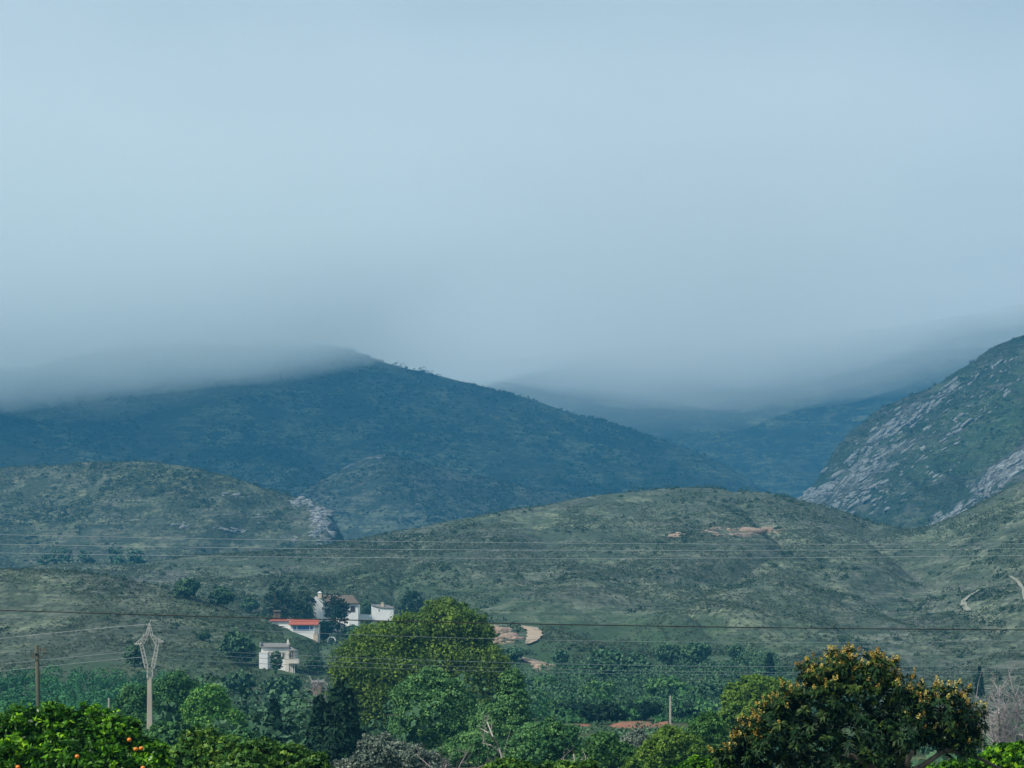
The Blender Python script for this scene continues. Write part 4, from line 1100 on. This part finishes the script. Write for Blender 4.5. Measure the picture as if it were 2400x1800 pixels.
# ---------------------------------------------------------------- houses
M['white'] = plain_mat('white_render', (0.68, 0.69, 0.68), (0.78, 0.78, 0.77), 1.2, 0.85)
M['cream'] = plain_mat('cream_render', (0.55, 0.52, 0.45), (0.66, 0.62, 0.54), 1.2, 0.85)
M['beige'] = plain_mat('beige_stone', (0.48, 0.38, 0.28), (0.60, 0.50, 0.38), 2, 0.9)
M['redtile'] = plain_mat('red_roof', (0.27, 0.06, 0.035), (0.38, 0.10, 0.06), 1.5, 0.8, 0.2, (6, 1, 1))
M['browntile'] = plain_mat('brown_roof_tiles', (0.08, 0.065, 0.05), (0.14, 0.11, 0.085), 3, 0.9, 0.3, (4, 1, 1))
M['greytile'] = plain_mat('grey_roof_tiles', (0.12, 0.12, 0.12), (0.22, 0.21, 0.20), 3, 0.9, 0.3, (4, 1, 1))
M['blue'] = plain_mat('blue_glass', (0.03, 0.14, 0.38), (0.06, 0.22, 0.50), 0.6, 0.2)
M['dark'] = plain_mat('dark_glass', (0.02, 0.02, 0.025), (0.06, 0.05, 0.05), 2, 0.3)
M['brownwood'] = plain_mat('dark_brown_wood', (0.06, 0.035, 0.03), (0.10, 0.06, 0.05), 4, 0.6)
M['ochre'] = plain_mat('ochre_wood', (0.12, 0.075, 0.045), (0.18, 0.115, 0.065), 3, 0.9)

def cropper(ox, oy, k, Y, x0, y0):
    """local metres from crop pixels; the house origin is at crop point (x0, y0)"""
    s = Y / F / k
    return lambda x, y: ((x - x0) * s, (y0 - y) * s)
def house_root(name, label, Y, ox, oy, k, x0, y0, cat='house', rz=0):
    p = at(ox + x0 / k, oy + y0 / k, Y)
    o = empty(name, p, rz); tag(o, label, cat)
    return o
K = 2212 / 370.0; OX, OY = 590, 1360
def window(parent, x0, x1, z0, z1, yf, fm, gm, fr=.12, name='window', bars=0):
    """frame proud of the wall at y = yf, pane set back inside it"""
    m = MB()
    m.box(x0 - fr, x1 + fr, yf - .05, yf + .06, z1, z1 + fr); m.box(x0 - fr, x1 + fr, yf - .08, yf + .06, z0 - fr, z0)
    m.box(x0 - fr, x0, yf - .05, yf + .06, z0, z1); m.box(x1, x1 + fr, yf - .05, yf + .06, z0, z1)
    for b in range(bars):
        xc = x0 + (x1 - x0) * (b + 1) / (bars + 1); m.box(xc - .03, xc + .03, yf - .04, yf + .02, z0, z1)
    w = m.build(name, fm, parent)
    MB().box(x0, x1, yf - .02, yf + .03, z0, z1).build('pane', gm, w)
    return w

def red_house():
    Y = 552.0; C_ = cropper(OX, OY, K, Y, 600, 780)
    r = house_root('red_roof_house', 'low white house with a red roof and a wide blue window', Y, OX, OY, K, 600, 780)
    xa, _ = C_(540, 0); xb, _ = C_(935, 0); _, zr = C_(0, 628); _, zt = C_(0, 548); xl, _ = C_(232, 0); xm = C_(512, 0)[0]
    zb = -3.0; dp = 6.0
    xw = C_(872, 0)[0]
    m = MB(); m.box(xa, xw, 0, dp, zb, zr); m.build('wall', M['white'], r)
    # shed roof falling towards the viewer: upper strip and main slope
    zm = C_(0, 582)[1]
    m = MB()
    def slab(x0, x1, ya, za, yb, zb_, th=.13): m.hull([(x0, ya, za), (x1, ya, za), (x1, yb, zb_), (x0, yb, zb_)], [(x0, ya, za + th), (x1, ya, za + th), (x1, yb, zb_ + th), (x0, yb, zb_ + th)])
    slab(C_(522, 0)[0], xb, -.7, zr - .02, 1.7, zm + .0)
    slab(C_(508, 0)[0], xb + .02, 1.72, zm + .14, 4.2, zt - .14)
    m.build('roof', M['redtile'], r)
    m = MB(); slab(xl, C_(506, 0)[0], 1.3, C_(0, 572)[1], 4.2, zt - .14); m.box(xl + .3, xb - .2, 4.25, 4.5, zt - .4, zt + .12); m.build('rear_roof', M['redtile'], r)
    m = MB(); m.box(xl + .7, xa - .02, 1.7, dp, zb + .6, C_(0, 570)[1]); m.build('side_wing', M['white'], r)
    window(r, C_(368, 0)[0], C_(440, 0)[0], C_(0, 655)[1], C_(0, 640)[1], 1.65, M['white'], M['brownwood'], .06)
    f = M['white']
    window(r, C_(583, 0)[0], C_(624, 0)[0], C_(0, 693)[1], C_(0, 643)[1], -.05, f, M['blue'], .13, bars=1)
    window(r, C_(642, 0)[0], C_(806, 0)[0], C_(0, 695)[1], C_(0, 637)[1], -.05, f, M['blue'], .10)
    window(r, C_(820, 0)[0], C_(858, 0)[0], C_(0, 690)[1], C_(0, 643)[1], -.05, f, M['blue'], .13)
    # porch: posts, floor and dark recess
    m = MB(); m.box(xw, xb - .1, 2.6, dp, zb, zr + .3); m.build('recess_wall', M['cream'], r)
    MB().box(C_(895, 0)[0], C_(918, 0)[0], 2.52, 2.58, C_(0, 745)[1], C_(0, 645)[1]).build('door', M['dark'], r)
    for x in (876, 903, 930):
        q = C_(x, 0)[0]; MB().box(q - .08, q + .08, -.35, -.19, zb, zr + .02).build('porch_post', M['white'], r)
    MB().box(C_(866, 0)[0], xb, -.5, 2.55, C_(0, 752)[1] - .2, C_(0, 752)[1]).build('porch_floor', M['beige'], r)
    MB().box(C_(866, 0)[0], C_(925, 0)[0], -.45, -.3, zb, C_(0, 752)[1] - .2).build('retaining_wall', M['beige'], r)
    m = MB(); m.box(C_(460, 0)[0], C_(860, 0)[0], 5.6, 5.75, zt - .3, C_(0, 530)[1]); m.build('terrace_parapet', M['white'], r)
    return r
red_house()
def white_house():
    Y = 596.0; C_ = cropper(OX, OY, K, Y, 1180, 560)
    r = house_root('white_house', 'large white house with a brown roof and chimney behind the pines', Y, OX, OY, K, 1180, 560)
    xg0 = C_(872, 0)[0]; xg1 = C_(1030, 0)[0]; xr = C_(1492, 0)[0]; zb = -3; zr = C_(0, 205)[1]; ze = C_(0, 328)[1]; zl = C_(0, 340)[1]
    dp = 7.0
    xw0 = C_(1362, 0)[0]
    # left gable block, facing the viewer a little
    pk_ = C_(905, 0)[0]; zp = C_(0, 228)[1]
    m = MB()
    g0 = [(xg0, -.6, zb), (xg1 - .5, -.6, zb), (xg1 - .5, -.6, zl), (xg0 + .45, -.6, zp), (xg0, -.6, C_(0, 262)[1])]
    g1 = [(x, dp, z) for x, y, z in g0]
    m.hull(g0, g1); m.build('gable_wall', M['white'], r)
    # main wall between the blocks and the right block
    MB().box(xg1 - .48, xw0 - .02, .9, dp, zb, ze - .1).build('wall', M['white'], r)
    MB().box(xw0, xr, -.3, dp, zb, ze).build('wing_wall', M['white'], r)
    # roof: hipped slope falling towards the viewer
    m = MB()
    a = [(C_(985, 0)[0], 3.3, zr), (C_(1400, 0)[0], 3.3, zr - .1)]
    e0 = (C_(1040, 0)[0] - .25, -.9, ze - .05); e1 = (xr + .18, -.9, ze - .0); e2 = (xr + .18, dp + .3, ze); e3 = (C_(985, 0)[0], dp + .3, ze)
    th = .16
    top = [Vector(v) + Vector((0, 0, th)) for v in (e0, e1, a[1], a[0])]
    m.hull([e0, e1, a[1], a[0]], top)
    m.hull([e1, e2, a[1]], [Vector(v) + Vector((0.01, 0, th - .01)) for v in (e1, e2, a[1])])
    m.hull([e2, e3, a[0], a[1]], [Vector(v) + Vector((0, 0.02, th - .02)) for v in (e2, e3, a[0], a[1])])
    m.build('roof', M['browntile'], r)
    # left lean-to roof
    m = MB(); m.hull([(C_(800, 0)[0], -.2, C_(0, 325)[1]), (xg0 - .02, -.2, C_(0, 240)[1]), (xg0 - .02, 5, C_(0, 240)[1]), (C_(800, 0)[0], 5, C_(0, 325)[1])],
                     [(C_(800, 0)[0], -.2, C_(0, 316)[1]), (xg0 - .02, -.2, C_(0, 228)[1]), (xg0 - .02, 5, C_(0, 228)[1]), (C_(800, 0)[0], 5, C_(0, 316)[1])])
    m.build('lean_to_roof', M['greytile'], r)
    # sloping eave on the gable block's right side
    m = MB(); m.hull([(xg0 + .35, -.75, zp - .02), (C_(1035, 0)[0], -.75, C_(0, 335)[1]), (C_(1035, 0)[0], 3, C_(0, 335)[1]), (xg0 + .35, 3, zp - .02)],
                     [(xg0 + .35, -.75, zp + .12), (C_(1035, 0)[0], -.75, C_(0, 322)[1]), (C_(1035, 0)[0], 3, C_(0, 322)[1]), (xg0 + .35, 3, zp + .12)])
    m.build('gable_eave', M['white'], r)
    x0, x1 = C_(922, 0)[0], C_(974, 0)[0]
    ch = MB().box(x0, x1, .6, 1.5, zp - .4, C_(0, 190)[1]).build('chimney', M['beige'], r)
    m = MB(); m.box(x0 - .1, x1 + .1, .5, 1.6, C_(0, 180)[1], C_(0, 172)[1]); m.hull([(x0, .6, C_(0, 172)[1]), (x1, .6, C_(0, 172)[1]), (x1, 1.5, C_(0, 172)[1]), (x0, 1.5, C_(0, 172)[1])],
        [(x0 + .35, .9, C_(0, 155)[1]), (x1 - .35, .9, C_(0, 155)[1]), (x1 - .35, 1.2, C_(0, 155)[1]), (x0 + .35, 1.2, C_(0, 155)[1])])
    for xx in (x0 + .04, x1 - .14):
        for yy in (.62, 1.36): m.box(xx, xx + .1, yy, yy + .1, C_(0, 190)[1], C_(0, 180)[1])
    m.build('cap', M['white'], ch)
    window(r, C_(1388, 0)[0], C_(1442, 0)[0], C_(0, 436)[1], C_(0, 366)[1], -.35, M['brownwood'], M['dark'], .08, bars=1)
    window(r, C_(990, 0)[0], C_(1006, 0)[0], C_(0, 405)[1], C_(0, 375)[1], -.65, M['white'], M['dark'], .06)
    # low stone terrace and buttress at the foot
    m = MB(); m.hull([(xg0 + .2, -.75, zb), (C_(1000, 0)[0], -.75, zb), (C_(1000, 0)[0], -.62, zb), (xg0 + .2, -.62, zb)], [(xg0 + .2, -.75, C_(0, 430)[1]), (C_(950, 0)[0], -.75, C_(0, 430)[1]), (C_(950, 0)[0], -.62, C_(0, 430)[1]), (xg0 + .2, -.62, C_(0, 430)[1])])
    m.build('buttress', M['white'], r)
    return r
white_house()
def annex():
    Y = 600.0; C_ = cropper(OX, OY, K, Y, 1830, 490)
    r = house_root('white_annex', 'small white outbuilding with a sagging grey roof and stub chimney', Y, OX, OY, K, 1830, 490, 'outbuilding')
    xs = [1676, 1740, 1810, 1900, 1985]; zt = [352, 372, 388, 392, 395]
    base = [(C_(x, 0)[0], 0, -1.5) for x in xs]; top = [(C_(x, 0)[0], 0, C_(0, z)[1]) for x, z in zip(xs, zt)]
    m = MB()
    P = base + top + [(x, 4.5, z) for x, y, z in base] + [(x, 4.5, z) for x, y, z in top]
    n = 5; fs = []
    for i_ in range(n - 1):
        fs += [(i_, i_ + 1, n + i_ + 1, n + i_), (2*n + i_ + 1, 2*n + i_, 3*n + i_, 3*n + i_ + 1), (n + i_, n + i_ + 1, 3*n + i_ + 1, 3*n + i_)]
    fs += [(0, n, 3*n, 2*n), (n-1, 3*n-1, 4*n-1, 2*n-1)]
    m.poly(P, fs); m.build('wall', M['white'], r)
    rt = [340, 342, 343, 350, 376]
    m = MB(); lo = [(C_(x, 0)[0], -.25, C_(0, z)[1] + .02) for x, z in zip(xs, zt)]; hi = [(C_(x, 0)[0], 2.4, C_(0, z)[1]) for x, z in zip(xs, rt)]
    t = .14
    P = lo + hi + [(x, y, z + t) for x, y, z in lo] + [(x, y, z + t) for x, y, z in hi]; fs = []
    for i_ in range(n - 1):
        fs += [(i_ + 1, i_, n + i_, n + i_ + 1), (2*n + i_, 2*n + i_ + 1, 3*n + i_ + 1, 3*n + i_), (i_, i_ + 1, 2*n + i_ + 1, 2*n + i_), (n + i_ + 1, n + i_, 3*n + i_, 3*n + i_ + 1)]
    fs += [(0, 2*n, 3*n, n), (n-1, 2*n-1, 4*n-1, 3*n-1)]
    m.poly(P, fs); m.build('roof', M['greytile'], r)
    x0, x1 = C_(1808, 0)[0], C_(1848, 0)[0]
    ch = MB().box(x0, x1, .5, 1.2, C_(0, 385)[1], C_(0, 318)[1]).build('chimney', M['beige'], r)
    MB().box(x0 - .06, x1 + .06, .44, 1.26, C_(0, 318)[1], C_(0, 308)[1]).build('cap', M['beige'], ch)
    window(r, C_(1776, 0)[0], C_(1788, 0)[0], C_(0, 430)[1], C_(0, 403)[1], -.03, M['white'], M['dark'], .04)
    w = house_root('garden_wall', 'low white wall linking the white house and its outbuilding', Y, OX, OY, K, 1580, 500, 'wall')
    MB().box(-1.55, 1.7, -.12, .12, -1.2, .30).build('wall_body', M['white'], w); MB().box(-1.55, .75, -.18, .18, .30, .50).build('coping', M['cream'], w)
annex()
def arch():
    Y = 560.0; C_ = cropper(OX, OY, K, Y, 1120, 880)
    r = house_root('garden_gateway', 'small white arched gateway below the white house', Y, OX, OY, K, 1120, 880, 'gateway')
    m = MB()
    for i_ in range(8):
        a0, a1 = math.pi * i_ / 8, math.pi * (i_ + 1) / 8
        q = [(math.cos(a) * rr, math.sin(a) * rr * .8) for a, rr in ((a0, .75), (a1, .75), (a1, 1.05), (a0, 1.05))]
        m.hull([(x - .05, -.2, .75 + z) for x, z in q], [(x - .05, .2, .75 + z) for x, z in q])
    m.build('arch', M['white'], r)
    for s in (-1, 1): MB().box(s * .9 - .05 - .15, s * .9 - .05 + .15, -.2, .2, -1.0, .75).build('pillar', M['white'], r)
arch()
def shed():
    Y = 590.0
    r = house_root('wooden_shed', 'small brown wooden shed under the dark pine grove', Y, OX, OY, K, 350, 510, 'shed')
    MB().box(-.8, .8, 0, 2, -1.2, 1.3).build('wall', M['ochre'], r)
    MB().hull([(-.95, -.3, 1.3), (.95, -.3, 1.3), (.95, 2.3, 1.3), (-.95, 2.3, 1.3)], [(-.95, -.3, 1.42), (.95, -.3, 1.42), (.95, 2.3, 1.7), (-.95, 2.3, 1.7)]).build('roof', M['browntile'], r)
    MB().box(-.3, .25, -.04, .02, -1.2, 1.0).build('door', M['brownwood'], r)
shed()
def cream_house():
    Y = 446.0; C_ = cropper(OX, OY, K, Y, 400, 1250)
    r = house_root('cream_house', 'two storey cream house with a grey roof and a corner balcony', Y, OX, OY, K, 400, 1250)
    x0, x1, x2 = C_(135, 0)[0], C_(523, 0)[0], C_(610, 0)[0]
    zb = -3.0; dp = 6
    ze = C_(0, 942)[1]; zt = C_(0, 885)[1]
    MB().box(x0, x1, 0, dp, zb, ze).build('wall', M['white'], r)
    MB().box(C_(113, 0)[0], C_(232, 0)[0], -1.3, -.02, zb + .6, C_(0, 1012)[1]).build('porch_wall', M['white'], r)
    MB().box(x0 - .1, x1 - .02, -.12, -.02, C_(0, 1010)[1], C_(0, 996)[1]).build('string_course', M['cream'], r)
    m = MB(); m.hull([(x0 - .2, -.45, ze), (x1 - .02, -.45, ze), (x1 - .02, 3, zt), (x0 - .2, 3, zt)], [(x0 - .2, -.45, ze + .12), (x1 - .02, -.45, ze + .12), (x1 - .02, 3, zt + .12), (x0 - .2, 3, zt + .12)]); m.build('roof', M['greytile'], r)
    MB().box(x0 - .3, x0 - .22, -.2, 3.2, ze, zt + .3).build('parapet', M['cream'], r)
    zt2 = C_(0, 985)[1]
    m = MB(); m.box(x1, x2, -.5, dp - .5, C_(0, 1090)[1], zt2); m.build('tower_wall', M['cream'], r)
    MB().hull([(x1 - .15, -.75, zt2), (x2 + .28, -.75, zt2), (x2 + .28, dp, zt2), (x1 - .15, dp, zt2)], [(x1 + .0, .9, C_(0, 930)[1]), (x1 + .25, .9, C_(0, 930)[1]), (x1 + .25, 2, C_(0, 930)[1]), (x1 + .0, 2, C_(0, 930)[1])]).build('hip_roof', M['greytile'], r)
    for xa, xb in ((541, 556), (562, 582), (590, 600)):
        window(r, C_(xa, 0)[0], C_(xb, 0)[0], C_(0, 1080)[1], C_(0, 1000)[1], -.53, M['cream'], M['dark'], .03)
    b = MB(); bx0, bx1 = C_(528, 0)[0], C_(668, 0)[0]; z0, z1 = C_(0, 1165)[1], C_(0, 1100)[1]
    b.box(bx0, bx1, -1.5, -1.38, z0, z1); b.box(bx1 - .12, bx1, -1.38, 1.0, z0, z1); b.box(bx0, bx1, -1.38, 1.0, z0 - .16, z0 - .003); b.build('balcony', M['cream'], r)
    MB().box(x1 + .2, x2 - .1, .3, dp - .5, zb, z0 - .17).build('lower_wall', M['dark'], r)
    for xa, xb, zz in ((478, 524, 1290), (540, 552, 1300), (560, 584, 1340), (596, 608, 1320)):
        MB().box(C_(xa, 0)[0], C_(xb, 0)[0], -.9, -.6, C_(0, zz)[1] - 1, z0 - .17 if xa > 500 else C_(0, 1000)[1]).build('pillar', M['cream'], r)
    c0, c1 = C_(486, 0)[0], C_(515, 0)[0]
    ch = MB().box(c0, c1, .8, 1.3, zt - .3, C_(0, 862)[1]).build('chimney', M['cream'], r)
    MB().hull([(c0, .8, C_(0, 862)[1]), (c1, .8, C_(0, 862)[1]), (c1, 1.3, C_(0, 862)[1]), (c0, 1.3, C_(0, 862)[1])], [(c0 + .17, .98, C_(0, 822)[1]), (c0 + .22, .98, C_(0, 822)[1]), (c0 + .22, 1.06, C_(0, 822)[1]), (c0 + .17, 1.06, C_(0, 822)[1])]).build('cowl', M['cream'], ch)
    window(r, C_(270, 0)[0], C_(300, 0)[0], C_(0, 1080)[1], C_(0, 1020)[1], -.03, M['cream'], M['dark'], .06)
    window(r, C_(430, 0)[0], C_(455, 0)[0], C_(0, 1080)[1], C_(0, 1020)[1], -.03, M['cream'], M['dark'], .06)
cream_house()
def hut():
    Y = 345.0; p = at(742, 1608, Y)
    r = empty('ruined_hut', p); tag(r, 'small ruined brick hut with a dark slab roof below the cream house', 'hut')
    MB().box(-.55, .6, 0, 2, -2.2, .55).build('wall', plain_mat('old_brick', (0.2, .12, .08), (.30, .19, .13), 3, .95), r)
    MB().hull([(-.9, -.3, .55), (1.1, -.3, .55), (1.1, 2.2, .55), (-.9, 2.2, .55)], [(-.8, -.2, .72), (1.0, -.2, .72), (1.0, 2.1, .85), (-.8, 2.1, .85)]).build('roof', M['greytile'], r)
    MB().box(-.2, .25, -.03, .02, -.2, .35).build('opening', M['dark'], r)
hut()

# ---------------------------------------------------------------- air: haze box and the low cloud bank
def vol_mat(name, col, dens, aniso=0.0):
    m, t, o = nodes_mat(name)
    v = t.nodes.new('ShaderNodeVolumePrincipled')
    v.inputs['Color'].default_value = (*col, 1); v.inputs['Density'].default_value = dens; v.inputs['Anisotropy'].default_value = aniso
    t.links.new(v.outputs[0], o.inputs['Volume'])
    return m
hz = MB().box(-1900, 1900, -60, 4600, -5, 640).build('haze', vol_mat('haze_air', (0.09, 0.46, 0.84), 0.00020))
tag(hz, kind='stuff')

def cloud_bank(name, base_pts, dens, col, top=600, Y0=1250, Y1=4400, Xw=1750, amp=18, seed=1, taper=700, thick=None):
    """closed slab with a softly rolling underside; base_pts: (photo x at Y=2500, underside height)"""
    nx, ny = 90, 70
    xs = np.linspace(-Xw, Xw, nx); ys = np.linspace(Y0, Y1, ny)
    X, Y = np.meshgrid(xs, ys)
    px = 1200 + F * X / np.maximum(Y, 1)
    zb = np.interp(px, [p[0] for p in base_pts], [p[1] for p in base_pts])
    zb = zb + np.interp(Y, [Y0, 2000, 2600, 3300, Y1], [0, 0, 0, BF, BF])
    zb = zb + amp * fbm(X / 260, Y / 420, 3, seed)
    # thin leading edge that thickens away from the viewer, rounded sides
    e = np.clip((Y - Y0) / taper, 0, 1) * np.clip((Xw - np.abs(X)) / 300, 0, 1)
    zb = np.minimum(zb, top - 8); zb = top - 5 - (top - 5 - zb) * np.sin(e * math.pi / 2) ** .8
    zt = top + 25 * e + 8 * fbm(X / 200, Y / 200, 2, 9)
    if thick is not None: zt = np.minimum(zt, zb + 1 + thick * e * np.clip((1350 - px) / 650, 0, 1) ** 1.5)
    V = np.concatenate([np.stack([X, Y, zb], -1).reshape(-1, 3), np.stack([X, Y, zt], -1).reshape(-1, 3)])
    i = np.arange(nx * ny).reshape(ny, nx); j = i + nx * ny
    def q(a, b, c, d): return np.stack([a, b, c, d], -1).reshape(-1, 4)
    Fc = np.concatenate([q(i[:-1, :-1], i[1:, :-1], i[1:, 1:], i[:-1, 1:]), q(j[:-1, :-1], j[:-1, 1:], j[1:, 1:], j[1:, :-1]),
        q(i[0, :-1], i[0, 1:], j[0, 1:], j[0, :-1]), q(i[-1, 1:], i[-1, :-1], j[-1, :-1], j[-1, 1:]),
        q(i[1:, 0], i[:-1, 0], j[:-1, 0], j[1:, 0]), q(i[:-1, -1], i[1:, -1], j[1:, -1], j[:-1, -1])])
    o = mesh_np(name, V, Fc, vol_mat(name + '_air', col, dens), smooth=False)
    tag(o, 'low grey blue cloud lying over the mountain tops', 'cloud', kind='stuff')
BF = 28.0
BP = [(-400, 238), (0, 240), (300, 260), (560, 278), (760, 300), (900, 326), (1100, 338), (1500, 314), (1750, 310), (2000, 342), (2250, 378), (2700, 395)]
CC = (0.94, 0.99, 1.0)
for off, sd, dn in ((-14, 1, .0008), (12, 2, .0009), (40, 4, .0010), (75, 6, .0010)):
    cloud_bank('cloud', [(a, b + off) for a, b in BP], dn, CC, top=475, Y0=1400 - off * 2, seed=sd, amp=34)
cloud_bank('cloud', [(-400, 234), (0, 240), (300, 260), (560, 278), (700, 296), (850, 322), (1000, 352), (1400, 410)], 0.0058, CC, top=520, thick=120, Y0=1850, amp=12, seed=8, taper=260)
